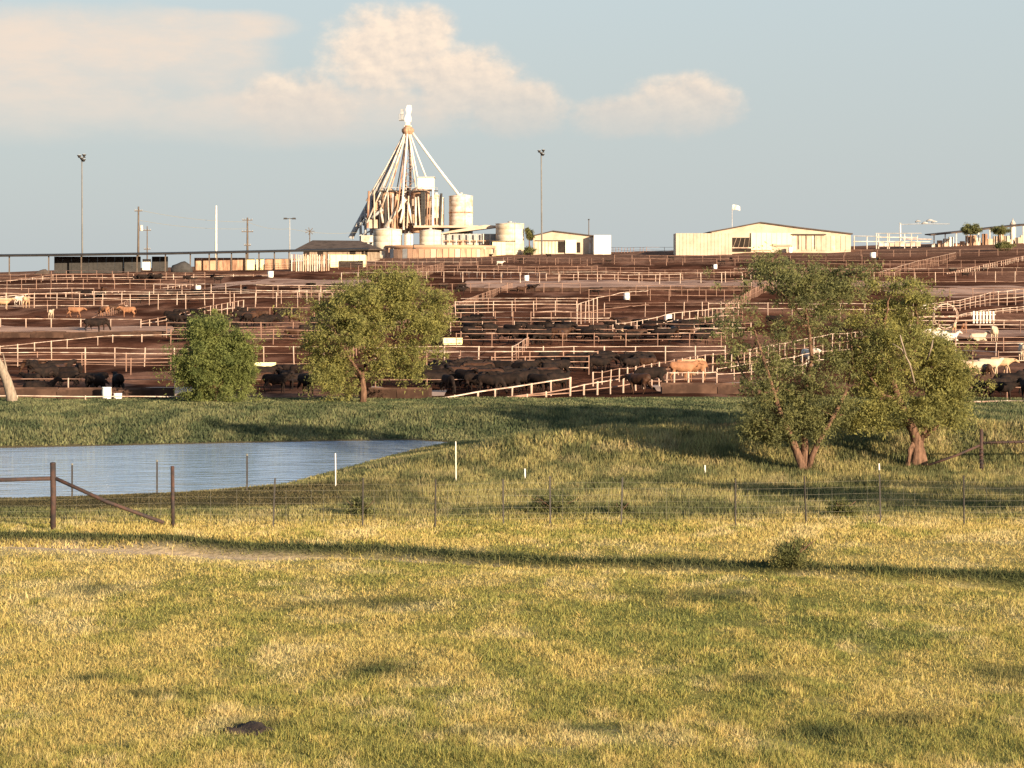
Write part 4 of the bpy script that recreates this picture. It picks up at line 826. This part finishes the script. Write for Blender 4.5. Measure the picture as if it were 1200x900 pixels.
# the block of tall bins with hoops, ladders and rust
def bin_(px0, px1, r0, r1, dy, mt, cone=.5, name='bin', root=mill, off=None):
    a = mp(px0, r0); b = mp(px1, r0); r = (b.x-a.x)/2; zt = zb(r0); z0 = zb(r1); pr = [(r*.98, z0)]
    nn = max(4, int((zt-z0)/1.3)); 
    for i in range(nn):
        q = z0+(zt-z0)*i/nn; q2 = z0+(zt-z0)*(i+1)/nn; pr += [(r, q+.1), (r, q2-.12), (r*.978, q2-.06), (r*.978, q2)]
    m = MB().lathe(pr, 28, ((a.x+b.x)/2, dy)); ob = m.build(name, MT[mt], root, True)
    rf_ = MB().lathe([(r*1.03, zt-.05), (r*1.03, zt+.15), (r*.25, zt+r*cone), (r*.22, zt+r*cone+.5), (0, zt+r*cone+.55)], 28, ((a.x+b.x)/2, dy)).build('bin_roof', MT['rusty' if mt == 'rusty' else 'whitemetal'], root, True)
    return ob
bin_(432, 449, 231, 273, 5, 'rusty'); bin_(445, 468, 227, 273, -2, 'rusty'); bin_(464, 486, 225, 273, 4, 'rusty'); bin_(482, 504, 224, 273, -2, 'rusty'); bin_(501, 520, 232, 271, 4, 'whitemetal'); 
for px, a, b_, mt in ((453, 230, 270, 'dark'), (495.5, 226, 266, 'dark'), (498, 226, 264, 'dark'), (508, 223, 266, 'white'), (516, 230, 266, 'grey'), (474, 232, 270, 'whitemetal'), (488, 232, 266, 'whitemetal'), (461.5, 228, 270, 'grey')):
    MB().tube([mp(px, a, -6.5), mp(px, b_, -6.5)], .35 if mt != 'dark' else .45, 6).build('downpipe', MT[mt], mill)
for a, b_, mt, r in (((452, 268), (476, 234), 'whitemetal', .7), ((450, 262), (446, 236), 'whitemetal', .4), ((484, 262), (479, 238), 'white', .4), ((470, 262), (474, 246), 'white', .4), ((437, 256), (450, 246), 'grey', .5)):
    MB().tube([mp(*a, -6.6), mp(*b_, -6.6)], r, 7).build('cross_spout', MT[mt], mill, True)
for px, dy in ((462, -3), (494, -3), (462, 3.5), (494, 3.5)): MB().tube([mp(px, 272, dy), mp(478+(px-478)*.16, 168, dy*.3)], .16, 4).build('tower_leg', MT['rusty'], mill)
for i in range(7):
    a_ = i/7; b2 = (i+1)/7
    for s1 in (-1, 1):
        p_ = lambda t, s_: mp(478+s_*16*(1-.84*t), 272-104*t, -3*(1-.7*t)); MB().tube([p_(a_, s1), p_(b2, -s1)], .09, 4).build('tower_brace', MT['rusty'], mill)
    MB().tube([p_(b2, -1), p_(b2, 1)], .09, 4).build('tower_tie', MT['rusty'], mill)
for i, px in enumerate((434, 440, 446, 456, 459, 465, 480, 483, 491, 502, 505, 512, 518)):
    MB().tube([mp(px, 224+random.random()*14, -6.9), mp(px+random.uniform(-3, 3), 268, -6.9)], random.uniform(.15, .35), 6).build('downpipe', MT[('rusty', 'tan', 'dark', 'whitemetal', 'rusty')[i % 5]], mill)
for r0, r1, p0, p1 in ((238, 247, 441, 449), (250, 258, 455, 466), (234, 242, 484, 492), (252, 262, 478, 486), (244, 252, 500, 508), (256, 264, 508, 517), (258, 268, 434, 444)): MB().box(mp(p0,0).x, mp(p1,0).x, -6.4, -5.2, zb(r1), zb(r0)).build('equipment_box', MT[random.choice(('rusty', 'dark', 'redtan', 'tan'))], mill)
cw = MB(); cw.box(mp(446,0).x, mp(514,0).x, -6.2, -5, zb(225), zb(224)); cw.build('catwalk', MT['dark'], mill)
for i in range(12):
    px = 447+i*6; MB().tube([mp(px, 225, -6.1), mp(px, 220.5, -6.1)], .1, 4).build('catwalk_post', MT['grey'], mill)
MB().tube([mp(447, 220.6, -6.1), mp(513, 220.6, -6.1)], .1, 4).build('catwalk_rail', MT['grey'], mill)
lad = mp(492, 0); 
for i in range(9): MB().box(lad.x+.2, lad.x+1.9, -6.9, -6.6, zb(262-i*4), zb(261.3-i*4)).build('landing', MT['dark'], mill)
dk = MB(); dk.box(mp(486,0).x, mp(561,0).x, -8, 9, zb(267.5), zb(265)); dk.build('deck_roof', MT['tan'], mill)
# tank beside it
def lone_tank(name, px0, px1, r0, r1, mt, label, dy=0, cone=.25, ring=None, d=D):
    a = P(px0, r1, d); b = P(px1, r1, d); c = (a+b)/2; r = (b.x-a.x)/2; zt = P(0, r0, d).z; gz = float(ground(c.x, d+dy)); base = min(a.z, zt-1)
    root = empty(name, (c.x, d+dy, gz-.3), label, 'tank', 'storage tanks of the feed mill'); H = zt-gz+.3; z0 = 0; pr = []
    nn = max(5, int(H/1.5))
    for i in range(nn): q = H*i/nn; q2 = H*(i+1)/nn; pr += [(r, q), (r, q2-.15), (r*.985, q2-.08)]
    MB().lathe(pr+[(r, H)], 36).build('shell', MT[mt], root, True)
    MB().lathe([(r*1.02, H-.05), (r*1.02, H+.15), (r*.15, H+r*cone), (0, H+r*cone+.1)], 36).build('roof', MT['whitemetal'], root, True)
    MB().lathe([(r*.15, H+r*cone-.1), (r*.15, H+r*cone+.4), (.01, H+r*cone+.45)], 12).build('hatch', MT['grey'], root)
    if ring: zr = P(0, ring, d).z-gz+.3; MB().lathe([(r*1.015, zr-.25), (r*1.03, zr-.2), (r*1.03, zr+.2), (r*1.015, zr+.25)], 36).build('band', MT['rusty'], root, True)
    for sx in (-.3, .3): MB().tube([(r*.3+sx, -r*.97, .5), (r*.3+sx, -r*.97, H+.6)], .07, 4).build('ladder_rail', MT['grey'], root)
    return root
lone_tank('grain_tank', 526, 554, 230, 266, 'whitemetal', 'large white grain tank standing right of the rusty bins under the longest spout', 2, .22, 249)
lone_tank('round_tank', 441, 474, 271, 292, 'cream', 'squat cream tank at the foot of the mill, the left one', -16, .15, None, 690)
lone_tank('round_tank', 494, 519, 272, 291, 'cream', 'squat cream tank at the foot of the mill, the right one', -16, .15, None, 690)
lone_tank('round_tank', 477, 487, 276, 291, 'white', 'small white tank between the two squat cream tanks', -18, .3, None, 690)
lone_tank('round_tank', 581, 614, 263, 299, 'cream', 'tall cream yellow tank right of the mill', -4, .1, None, 690)
# retaining ring wall at its feet
wc = (P(445, 290, 668)+P(580, 290, 668))/2; rr = (P(580,0,668).x-P(445,0,668).x)/2
gz = float(ground(wc.x, 668)); root = empty('round_basin', (wc.x, 668+rr*.55, gz-2), 'wide low round basin with reddish tan wall in front of the mill tanks', 'basin')
zt = P(0, 287.5, 668).z-gz+2
MB().lathe([(rr, 0), (rr, zt-.9), (rr*1.012, zt-.8), (rr*1.012, zt), (rr*.985, zt), (rr*.985, zt-2)], 56).build('wall', MT['redtan'], root, True)
for i in range(30):
    a = -PI*.98+i*PI*.96/29; q = MB().box(-rr*.048, rr*.048, -.12, .12, .2, zt-1.0-.25*random.random()).build('wall_panel', MT[('redtan', 'redtan', 'tan', 'rusty')[i % 4] if a > -PI*.62 else ('grey', 'redtan', 'rusty')[i % 3]], root); q.location = (rr*1.012*math.cos(a), rr*1.012*math.sin(a), 0); q.rotation_euler.z = a+PI/2  # grey panels at left put the wall's shaded side into colour
for i in range(9): q = MB().box(-.9-random.random(), .9+random.random(), -.8, .8, 0, .8+1.6*random.random()).build('rim_crate', MT[('tan', 'rusty', 'cream', 'dark', 'redtan')[i % 5]], root); a = -PI*.9+i*PI*.8/8; q.location = (rr*.93*math.cos(a), rr*.93*math.sin(a), zt-2.1)
def boxb(name, px0, px1, r0, r1, d, depth, mt, label, cat='building', rz=0, roof=None, group=None, panels=0, rooflab='roof', sink=.6):
    """a rectangular building whose front spans px0..px1 and rows r0..r1"""
    a = P(px0, r1, d); b = P(px1, r1, d); w = b.x-a.x; c = (a.x+b.x)/2; gz = float(ground(c, d)); z0 = min(gz, a.z)-sink; h = P(0, r0, d).z-z0
    root = empty(name, (c, d, z0), label, cat, group, rz)
    if panels:
        pw = w/panels
        for i in range(panels):
            x0 = -w/2+i*pw; MB().box(x0+.03, x0+pw-.03, -.06+.05*(i % 2), .1, 0, h).build('panel', MT[mt], root)
        MB().box(-w/2+.05, w/2-.05, .12, depth, 0, h-.02).build('wall', MT[mt], root)
    else: MB().box(-w/2, w/2, 0, depth, 0, h).build('wall', MT[mt], root)
    if roof == 'flat': MB().box(-w/2-.3, w/2+.3, -.4, depth+.3, h, h+.25).build('roof', MT['roof'], root)
    return root, w, h
boxb('pump_box', 577, 603, 283, 299, 682, 6, 'yellow', 'bright cream box building in front of the tall cream tank', roof='flat', panels=5)
r, w, h = boxb('control_shed', 519, 584, 274, 292, 690, 8, 'grey', 'grey open sided shed between the squat tanks and the tall cream tank', sink=.4)
for i in range(9): MB().box(-w/2+i*w/8.2-.15, -w/2+i*w/8.2+.15, -1.6, -1.3, 0, h).build('post', MT['whitemetal'], r)
for q in (.35, .68): MB().box(-w/2, w/2, -1.55, -1.35, h*q, h*q+.3).build('beam', MT['rusty'], r)
MB().prism([(-w/2-.5, h+.1), (-w/2+3, h+1.0), (w/2-4, h+2.6), (w/2+.3, h+2.4), (w/2+.3, h+2.0), (-w/2-.5, h-.15)], -2, 8.4).build('roof', MT['tan'], r)
for i in range(4): MB().box(-w/2+1.0+i*3.6, -w/2+3.2+i*3.6, -.2, -.02, h*.2, h*.75).build('panel', MT['redtan' if i % 2 else 'cream'], r)
MB().tube([(-w/2+8.5, -2.1, h*.15), (w/2-1, -2.1, h*.55)], .4, 6).build('pipe', MT['whitemetal'], r)
def gable(name, outline, d, depth, mt, label, roofm='roof', over=.5, th=.35, sink=1.0, rz=0):
    """outline = [(px,row)...] of the roof line left to right; walls run to the ground"""
    pts = [P(a, b, d) for a, b in outline]; cx = (pts[0].x+pts[-1].x)/2; gz = min(float(ground(pts[0].x, d)), float(ground(pts[-1].x, d)))-sink
    root = empty(name, (cx, d, gz), label, 'building', None, rz); L = [(p.x-cx, p.z-gz) for p in pts]
    MB().prism([(L[0][0], 0)]+[(L[-1][0], 0)]+L[::-1], 0, depth).build('wall', MT[mt], root)
    ro = [(x, z+.02) for x, z in L]; ro[0] = (ro[0][0]-over, ro[0][1]-over*.18); ro[-1] = (ro[-1][0]+over, ro[-1][1]-over*.18)
    MB().prism(ro+[(x, z+th) for x, z in ro[::-1]], -over, depth+over).build('roof', MT[roofm], root)
    return root, cx, gz
# low shed right of the mill
sh, cx, gz = gable('low_shed', [(625, 277), (648, 271.5), (695, 277)], 690, 14, 'tan', 'low gabled shed with dark roof edge and open bays right of the tall mast')
def lx(px, d=690): return P(px, 0, d).x-cx
def lz(row, d=690): return P(0, row, d).z-gz
MB().box(lx(654), lx(664), -.12, -.01, lz(296), lz(283)).build('door_opening', MT['black'], sh); MB().box(lx(668), lx(680), -.11, -.012, lz(296), lz(284)).build('door_opening', MT['black'], sh)
MB().box(lx(662.5), lx(675.5), -.45, -.14, lz(297), lz(281)).build('sliding_door', MT['white'], sh); MB().box(lx(627), lx(662), -.3, -.02, lz(282.5), lz(281.5)).build('eave_board', MT['roof'], sh)
for i in range(7): MB().box(lx(627+i*4), lx(629.6+i*4), -.1, -.005, lz(297), lz(283)).build('panel', MT['cream'], sh)
MB().box(lx(690), lx(693), -.1, -.005, lz(297), lz(279)).build('panel', MT['whitemetal'], sh)
r, w, h = boxb('box_trailer', 696, 716, 275.5, 292, 686, 5, 'white', 'white box trailer parked right of the low shed', 'trailer', sink=0); 
MB().box(-w/2+.4, w/2-.4, .3, 4.6, -1.0, 0).build('underframe', MT['dark'], r)
for sx in (-1.6, .2, 1.6):
    q = MB().lathe([(.5, -.2), (.5, .2)], 14).build('wheel', MT['black'], r, True); q.rotation_euler.x = PI/2; q.location = (sx, .3, -.75)
# gabled barn
bn, cx, gz = gable('gabled_barn', [(834, 272.3), (852, 269), (891, 261.5), (940, 268), (997, 274.5)], 640, 26, 'tan', 'wide cream gabled barn on the crest with a bright door and a dark open bay', sink=1.0)
def lx(px): return P(px, 0, 640).x-cx
def lz(row): return P(0, row, 640).z-gz
MB().box(lx(857.5), lx(880), -.3, -.02, lz(295), lz(278.5)).build('open_bay', MT['black'], bn)
for i in range(4): MB().tube([(lx(859+i*6), -.4, lz(290)), (lx(863+i*5), -.4, lz(279))], .09, 4).build('brace', MT['wood'], bn)
MB().box(lx(858), lx(880), -.5, -.32, lz(291), lz(289.8)).build('gate_bar', MT['pipe'], bn)
for i in range(4): MB().box(lx(880+i*6.0)+.03, lx(886+i*6.0)-.03, -.5, -.02, lz(293), lz(272.8)).build('door_panel', MT['yellow'], bn)
for i in range(4): MB().box(lx(904+i*6)+.03, lx(910+i*6)-.03, -.45, -.02, lz(286+.5*i), lz(273)).build('door_panel', MT['yellow'], bn)
MB().box(lx(905), lx(927), -.6, -.02, lz(288), lz(286.4)).build('ledge', MT['tan'], bn)
MB().box(lx(927), lx(968), -.8, -.02, lz(275.3), lz(274.2)).build('canopy', MT['roof'], bn)
for i in range(12): MB().box(lx(928+i*5.7)+.05, lx(933.5+i*5.7), -.16+.05*(i % 2), -.012, lz(294), lz(276.4)).build('wall_panel', MT['tan' if i % 4 else 'cream'], bn)
for px in (936, 945, 955): MB().box(lx(px)-.12, lx(px)+.12, -.4, -.17, lz(292), lz(276)).build('post', MT['wood'], bn)
boxb('corrugated_annex', 792, 858, 273.3, 298, 632, 10, 'tan', 'ribbed pale annex standing left against the gabled barn', roof=None, panels=16)
# left: long shade roof over the pens
d = 560; o0 = bpos(200, d); sr = empty('shade_roof', o0, 'very long low shade roof with a dark wall section along the left skyline', 'shelter'); o0 = Vector(o0)
def sp_(px, row, dd=d): return P(px, row, dd)-o0
ra = MB(); A = [(-90, 299.4), (60, 298), (200, 296), (330, 293.2), (432, 291)]
for dz, y0, y1 in ((0, -4, 4),):
    vs = []; fs = []
    for px, row in A:
        q = sp_(px, row); vs += [(q.x, y0, q.z-.55), (q.x, y1, q.z-.1), (q.x, y1, q.z+.2), (q.x, y0, q.z-.15)]
    for i in range(len(A)-1): fs += [(4*i+k, 4*i+(k+1) % 4, 4*(i+1)+(k+1) % 4, 4*(i+1)+k)[::-1] for k in range(4)]
    fs += [(0, 1, 2, 3), tuple(4*(len(A)-1)+k for k in range(4))[::-1]]; ra.add(vs, fs)
ra.build('roof', MT['shaderoof'], sr)
def rowroof(px): return float(np.interp(px, [a for a, b in A], [b for a, b in A]))
for px in (-70, 14, 60, 98, 163, 196, 225, 247, 256, 273, 290, 305, 323, 340, 360, 385, 408, 428):
    q = sp_(px, rowroof(px)); gzz = float(ground(q.x+o0.x, d))-o0.z; MB().box(q.x-.14, q.x+.14, -3.1, -2.8, gzz-.5, q.z-.5).build('post', MT['polewood'], sr)
def wallseg(px0, px1, r0, r1, mt, name='wall_panel', y=2.5, n=1):
    for i in range(n):
        a = sp_(px0+(px1-px0)*i/n, r1); b = sp_(px0+(px1-px0)*(i+1)/n, r0); MB().box(a.x+.02, b.x-.03, y, y+.25, a.z-.5, b.z).build(name, MT[mt], sr)
wallseg(61, 163, 300.5, 320, 'dark', n=10); wallseg(176, 195, 300.5, 318, 'dark', n=2); wallseg(165, 175, 303.5, 314, 'pinkwhite', n=1); wallseg(226, 286, 302, 318, 'rusty', n=7); wallseg(286, 297, 303, 314, 'yellow', n=1); wallseg(299, 308, 303, 314, 'yellow', n=1); wallseg(309, 340, 303, 315, 'rusty', n=4)
pf_ = empty('picket_wall', bpos(362, 545), 'row of tall white upright pickets below the right end of the shade roof', 'fence'); q0 = Vector(pf_.location)
for i in range(17):
    q = P(342+i*2.7, 314+random.random()*2, 545)-q0; t = P(342+i*2.7, 297.5+random.random()*1.5, 545)-q0; MB().box(q.x-.13, q.x+.13, -.1, .1, q.z-.6, t.z).build('picket', MT[random.choice(('whitemetal', 'tan', 'rusty'))], pf_)
q = P(340, 304, 545)-q0; q2 = P(388, 304, 545)-q0; MB().box(q.x, q2.x, .11, .3, q.z-.15, q.z+.15).build('rail', MT['pipe'], pf_)
for i, (px, row, w_, h_, lab) in enumerate(((212, 318, 26, 11, 'dark weathered haystack under the shade roof at left'), (50, 322, 18, 6, 'low dark dirt heap at the foot of the shade roof, far left'))):
    g = P(px, row, 545); gz = float(ground(g.x, 545)); k = 545/F; hm = MB()
    for z_ in range(1): hm.lathe([(w_*k*.5, -.4), (w_*k*.48, h_*k*.3), (w_*k*.36, h_*k*.7), (w_*k*.2, h_*k*.95), (.1, h_*k)], 18)
    hm.v = [(x*(1+.12*math.sin(3*x+z)), y*.5, z*(1+.15*math.sin(x*1.3))) for x, y, z in hm.v]
    o = hm.build('haystack' if i == 0 else 'dirt_heap', MT['dark' if i == 0 else 'roof'], None, True); o.location = (g.x, 545, max(gz, g.z)); tag(o, lab, 'haystack' if i == 0 else 'heap')
# brown hip-roofed house behind the shade
d = 640; o0 = bpos(395, d); hs = empty('brown_roofed_house', o0, 'low house with brown hipped roof left of the mill', 'house'); o0 = Vector(o0)
def q_(px, row): return P(px, row, d)-o0
a, b = q_(347, 292), q_(448, 292); e1, e2 = q_(364, 281), q_(420, 281.5)
MB().add([(a.x, -2, a.z), (b.x, -2, b.z), (b.x, 16, b.z), (a.x, 16, a.z), (e1.x, 7, e1.z), (e2.x, 7, e2.z), (a.x, -2, a.z-.3), (b.x, -2, b.z-.3), (b.x, 16, b.z-.3), (a.x, 16, a.z-.3)], [(0,1,5,4), (1,2,5), (2,3,4,5), (3,0,4), (0,6,7,1), (1,7,8,2), (2,8,9,3), (3,9,6,0), (9,8,7,6)]).build('roof', MT['roof'], hs)
MB().box(a.x+2, b.x-1.5, 0, 14, -2.5, a.z-.32).build('wall', MT['wood'], hs)
for px in (356, 372, 410, 424): w0 = q_(px, 296); MB().box(w0.x, w0.x+1.6, -.12, -.02, w0.z-1.0, w0.z+.7).build('window', MT['black'], hs)
r, w, h = boxb('lean_to', 387, 428, 298.5, 315, 556, 5, 'yellow', 'bright pale lean-to wall at the right end of the shade roof', panels=6)
MB().box(-w/2+2.2, w/2-.5, -.3, -.12, .3, h*.62).build('opening', MT['black'], r)
# ------------------------------------------------------------------ masts, poles, wires
def pole(name, px, top, d, r, mt, label, cat, extras=None, lean=0, rt=None):
    b = bpos(px, d); h = P(px, top, d).z-b.z; root = empty(name, b, label, cat)
    MB().tube([(0,0,-1), (lean*h*.5,0,h*.5), (lean*h,0,h)], [r, (r+(rt or r*.6))/2, rt or r*.6], 8).build('shaft', MT[mt], root, True)
    if extras: extras(root, lean*h, h)
    return root
def cluster(root, x, h):
    for i, (dx, dz) in enumerate(((-.6,.1), (.6,.3), (0,-.5), (.5,-.9))):
        fl_ = MB().lathe([(.18,-.3), (.5,.2), (.55,.35), (.3,.4)], 10, (x+dx, -.3)).build('floodlight', MT['dark'], root, True); fl_.location.z = h+dz
        MB().lathe([(.45,.36), (.4,.42)], 10, (x+dx, -.3)).build('lens', MT['glass'], fl_)
    MB().box(x-.9, x+.9, -.2, .2, h-.2, h).build('bracket', MT['dark'], root)
def arms(*zs):
    def f(root, x, h):
        for z, w_ in zs:
            ca = MB().box(x-w_, x+w_, -.25, -.08, h*z-.12, h*z+.12).build('crossarm', MT['polewood'], root)
            for sx in (-.9, -.4, .4, .9): MB().lathe([(.1,h*z+.12), (.13,h*z+.27), (.08,h*z+.42)], 6, (x+sx*w_, -.16)).build('insulator', MT['grey'], ca)
    return f
def transformer(root, x, h):
    arms((.93, 1.0))(root, x, h); MB().lathe([(.4,h*.62), (.42,h*.62+.2), (.42,h*.62+1.3), (.3,h*.62+1.5)], 10, (x+.75, -.1)).build('transformer', MT['whitemetal'], root, True)
def twin(root, x, h):
    MB().box(x-1.2, x+1.2, -.1, .1, h-.15, h+.05).build('arm', MT['dark'], root)
    for sx in (-1, 1): MB().prism([(x+sx*1.2-.55, h-.25), (x+sx*1.2+.55, h-.25), (x+sx*1.2+.4, h+.2), (x+sx*1.2-.4, h+.2)], -.4, .4).build('lamp_head', MT['dark'], root)
pole('light_mast', 96.5, 184, 575, .22, 'mastgrey', 'tall grey floodlight mast at the far left above the shade roof', 'light mast', cluster, -.004, .16)
pole('light_mast', 635, 178, 680, .26, 'mastgrey', 'tall floodlight mast standing right of the mill', 'light mast', cluster, -.006, .2)
pole('utility_pole', 162, 242, 600, .34, 'polewood', 'dark utility pole with a pale transformer above the shade roof', 'utility pole', transformer, .004)
pole('utility_pole', 172.5, 265, 720, .24, 'polewood', 'small faint utility pole just right of the transformer pole', 'utility pole', arms((.9,1.2), (.45, 1.0)))
pole('white_pole', 253, 241, 620, .36, 'white', 'plain white pole without arms above the shade roof', 'pole', None, .006)
pole('utility_pole', 290, 255, 640, .36, 'polewood', 'dark utility pole with crossarms right of the plain white pole', 'utility pole', arms((.95,1.4), (.72,1.6), (.45,.9)))
pole('street_lamp', 339.5, 256, 640, .2, 'grey', 'slim twin headed lamp near the brown roofed house', 'street lamp', twin)
pole('antenna_mast', 363, 271, 655, .22, 'polewood', 'short mast with a round fan head above the brown roof', 'mast', lambda r, x, h: [MB().tube([(x+1.3*math.cos(t)*.0, -.2, h), (x+1.4*math.cos(t), -.2, h+1.1*math.sin(t))], .12, 4).build('vane', MT['polewood'], r) for t in np.linspace(0, 2*PI, 8)[:-1]])
pole('thin_post', 690, 258, 700, .2, 'polewood', 'thin dark post rising behind the low shed roof', 'post', lambda r, x, h: MB().lathe([(.28, h), (.28, h+.3), (.05, h+.4)], 8).build('cap', MT['dark'], r))
pole('white_pole', 1055, 262, 660, .3, 'white', 'white post carrying the thin boom on the right skyline', 'pole', lambda r, x, h: MB().box(x-.3, x+.3, -.3, .3, h, h+.2).build('cap', MT['grey'], r))
fl = pole('flagpole', 858, 243, 700, .10, 'whitemetal', 'thin flagpole with a small white flag above the gabled barn', 'flagpole'); h = P(858, 240, 700).z-fl.location.z
V = []; f_ = []
for i in range(9):
    for j in range(6): V.append((.1+i*.29, .25*math.sin(i*.9+j*.3), h-j*.34*(1-.03*i)+.18*math.sin(i*.5)-.05*i))
for i in range(8):
    for j in range(5): q = i*6+j; f_.append((q, q+1, q+7, q+6))
fo = MB().add(V, f_).build('flag', MT['white'], fl, True); sm = fo.modifiers.new('t', 'SOLIDIFY'); sm.thickness = .03
def wire(label, pts, sag=.8):
    m = MB(); o0 = Vector(pts[0])
    for a, b in zip(pts[:-1], pts[1:]):
        a = Vector(a)-o0; b = Vector(b)-o0; m.tube([a.lerp(b, t)-Vector((0,0,sag*4*t*(1-t))) for t in np.linspace(0, 1, 9)], .05, 4)
    o = m.build('power_line', MT['wire']); o.location = o0; tag(o, label, 'wire')
wire('thin power line running from the transformer pole past the crossarm pole to the lamp', [P(162, 246, 600), P(290, 260, 640), P(339, 268, 640), P(420, 272, 660)])
wire('lower thin power line between the transformer pole and the crossarm pole', [P(162, 258, 600), P(290, 268, 640)])
# ------------------------------------------------------------------ right skyline
d = 660; o0 = bpos(1145, d); rs = empty('open_shed', o0, 'long open shed with dark sloping roof and white clutter on the right skyline', 'shed'); o0 = Vector(o0)
def q_(px, row): return P(px, row, d)-o0
A = [(1088, 274.5), (1125, 270.8), (1165, 266), (1200, 262.5), (1290, 258)]; vs = []; fs = []
for px, row in A: q = q_(px, row); vs += [(q.x, -4, q.z-.5), (q.x, 6, q.z-.1), (q.x, 6, q.z+.2), (q.x, -4, q.z-.1)]
for i in range(len(A)-1): fs += [(4*i+k, 4*i+(k+1) % 4, 4*(i+1)+(k+1) % 4, 4*(i+1)+k)[::-1] for k in range(4)]
fs += [(0,1,2,3), tuple(4*(len(A)-1)+k for k in range(4))[::-1]]; MB().add(vs, fs).build('roof', MT['roof'], rs)
for i in range(14):
    px = 1092+i*13; t = q_(px, float(np.interp(px, [a for a, b in A], [b for a, b in A]))); gzz = float(ground(t.x+o0.x, d))-o0.z; MB().box(t.x-.15, t.x+.15, -3.6, -3.3, gzz-.5, t.z-.4).build('post', MT['whitemetal'], rs)
for i in range(26):
    px = 1094+i*6.5; t = q_(px, float(np.interp(px, [a for a, b in A], [b for a, b in A]))); gzz = float(ground(t.x+o0.x, d))-o0.z
    MB().box(t.x-.5-random.random()*.3, t.x+.5+random.random()*.4, -1-random.random()*2, -.5, gzz-.4, gzz+.6+random.random()*(t.z-gzz-1)*.8).build('stall_panel', MT[random.choice(('whitemetal', 'pinkwhite', 'tan', 'cream', 'rusty'))], rs)
def bush(px, row, wpx, hpx, d, label, cols=DARKL):
    b = bpos(px, d); k = d/F; c = P(px, row, d); z = max(c.z-b.z, hpx*k*.4); wpx *= .8; hpx *= .8
    tree('skyline_tree', label, b, [([(0,0,-.5), (.1,0,z*.5), (0,0,z)], .3, .1)], [((0,0,z), (wpx*k/2, wpx*k*.4, hpx*k/2), 1), ((-wpx*k*.25,0,z-.3), (wpx*k*.3,)*2+(hpx*k*.35,), .5), ((wpx*k*.3,0,z-.4), (wpx*k*.3,)*2+(hpx*k*.3,), .5)], 150, 60, .38, cols, None, .42, twigs=20)
bush(1137, 268, 24, 15, 648, 'dark rounded tree standing in front of the open shed on the right skyline'); bush(1172, 269, 16, 9, 648, 'smaller dark bush right of the rounded tree on the right skyline')
bush(620, 274, 8, 14, 684, 'small dark upright tree beside the low shed and the tall mast'); bush(619.5, 294, 9, 7, 680, 'low dark bush beneath the small upright tree'); bush(1176, 287, 16, 8, 600, 'dark weedy bush on the slope at the right edge')
# frames and conveyor left of it
d = 655; o0 = bpos(1030, d); cf = empty('holding_pen', o0, 'low white pipe frame with flat beams between the barn and the open shed', 'frame'); o0 = Vector(o0)
for px0, px1, row, mt in ((1000, 1032, 276.5, 'grey'), (1026, 1080, 273.5, 'grey'), (1027, 1075, 278, 'whitemetal'), (1000, 1090, 283, 'whitemetal'), (1058, 1092, 280, 'pipe')):
    a = P(px0, row, d)-o0; b = P(px1, row+random.uniform(-.3, .5), d)-o0; MB().tube([a, b], .16, 5).build('beam', MT[mt], cf)
for px, row in ((1001, 276), (1016, 277), (1027, 274), (1029.5, 274), (1040, 274), (1042, 274), (1060, 274), (1068, 274), (1075, 276)):
    a = P(px, row, d)-o0; gzz = float(ground(a.x+o0.x, d))-o0.z; MB().tube([(a.x, 0, gzz-.4), a], .14, 5).build('upright', MT['whitemetal'], cf)
a = P(1030, 283, d)-o0; b = P(1080, 285, d)-o0; 
for i in range(8): MB().box(a.x+i*1.5, a.x+1.3+i*1.5, -.3, .2, a.z-1.4, a.z-.1-random.random()*.5).build('panel', MT[random.choice(('pinkwhite', 'whitemetal', 'tan'))], cf)
a = P(1055, 263, 660); bo = empty('boom', a, 'thin horizontal boom with dark ragged lumps reaching right from the white post', 'boom'); a = Vector(a)
e = P(1113, 262.4, 660)-a; MB().tube([(0,0,0), e*.35+Vector((0,0,.1)), e], .11, 5).build('beam', MT['grey'], bo)
for px, row, w_ in ((1076, 259.5, 1.2), (1084, 261.5, 1.4), (1090, 258.5, 1.6), (1095, 260, 1.3)):
    q = P(px, row, 660)-a; m = MB().tube([q+Vector((-w_*.7,0,-.2)), q+Vector((-.2,0,.2)), q+Vector((w_*.6,0,.05))], [.15, .35, .12], 6); m.build('lump', MT['grey'], bo, True)
    MB().tube([q, (q.x, 0, e.z*q.x/e.x)], .05, 4).build('hanger', MT['grey'], bo)
lone_tank('cone_silo', 1192, 1199, 262, 285, 'white', 'small white cone topped silo at the right edge of the skyline', 10, 1.6, None, 680)
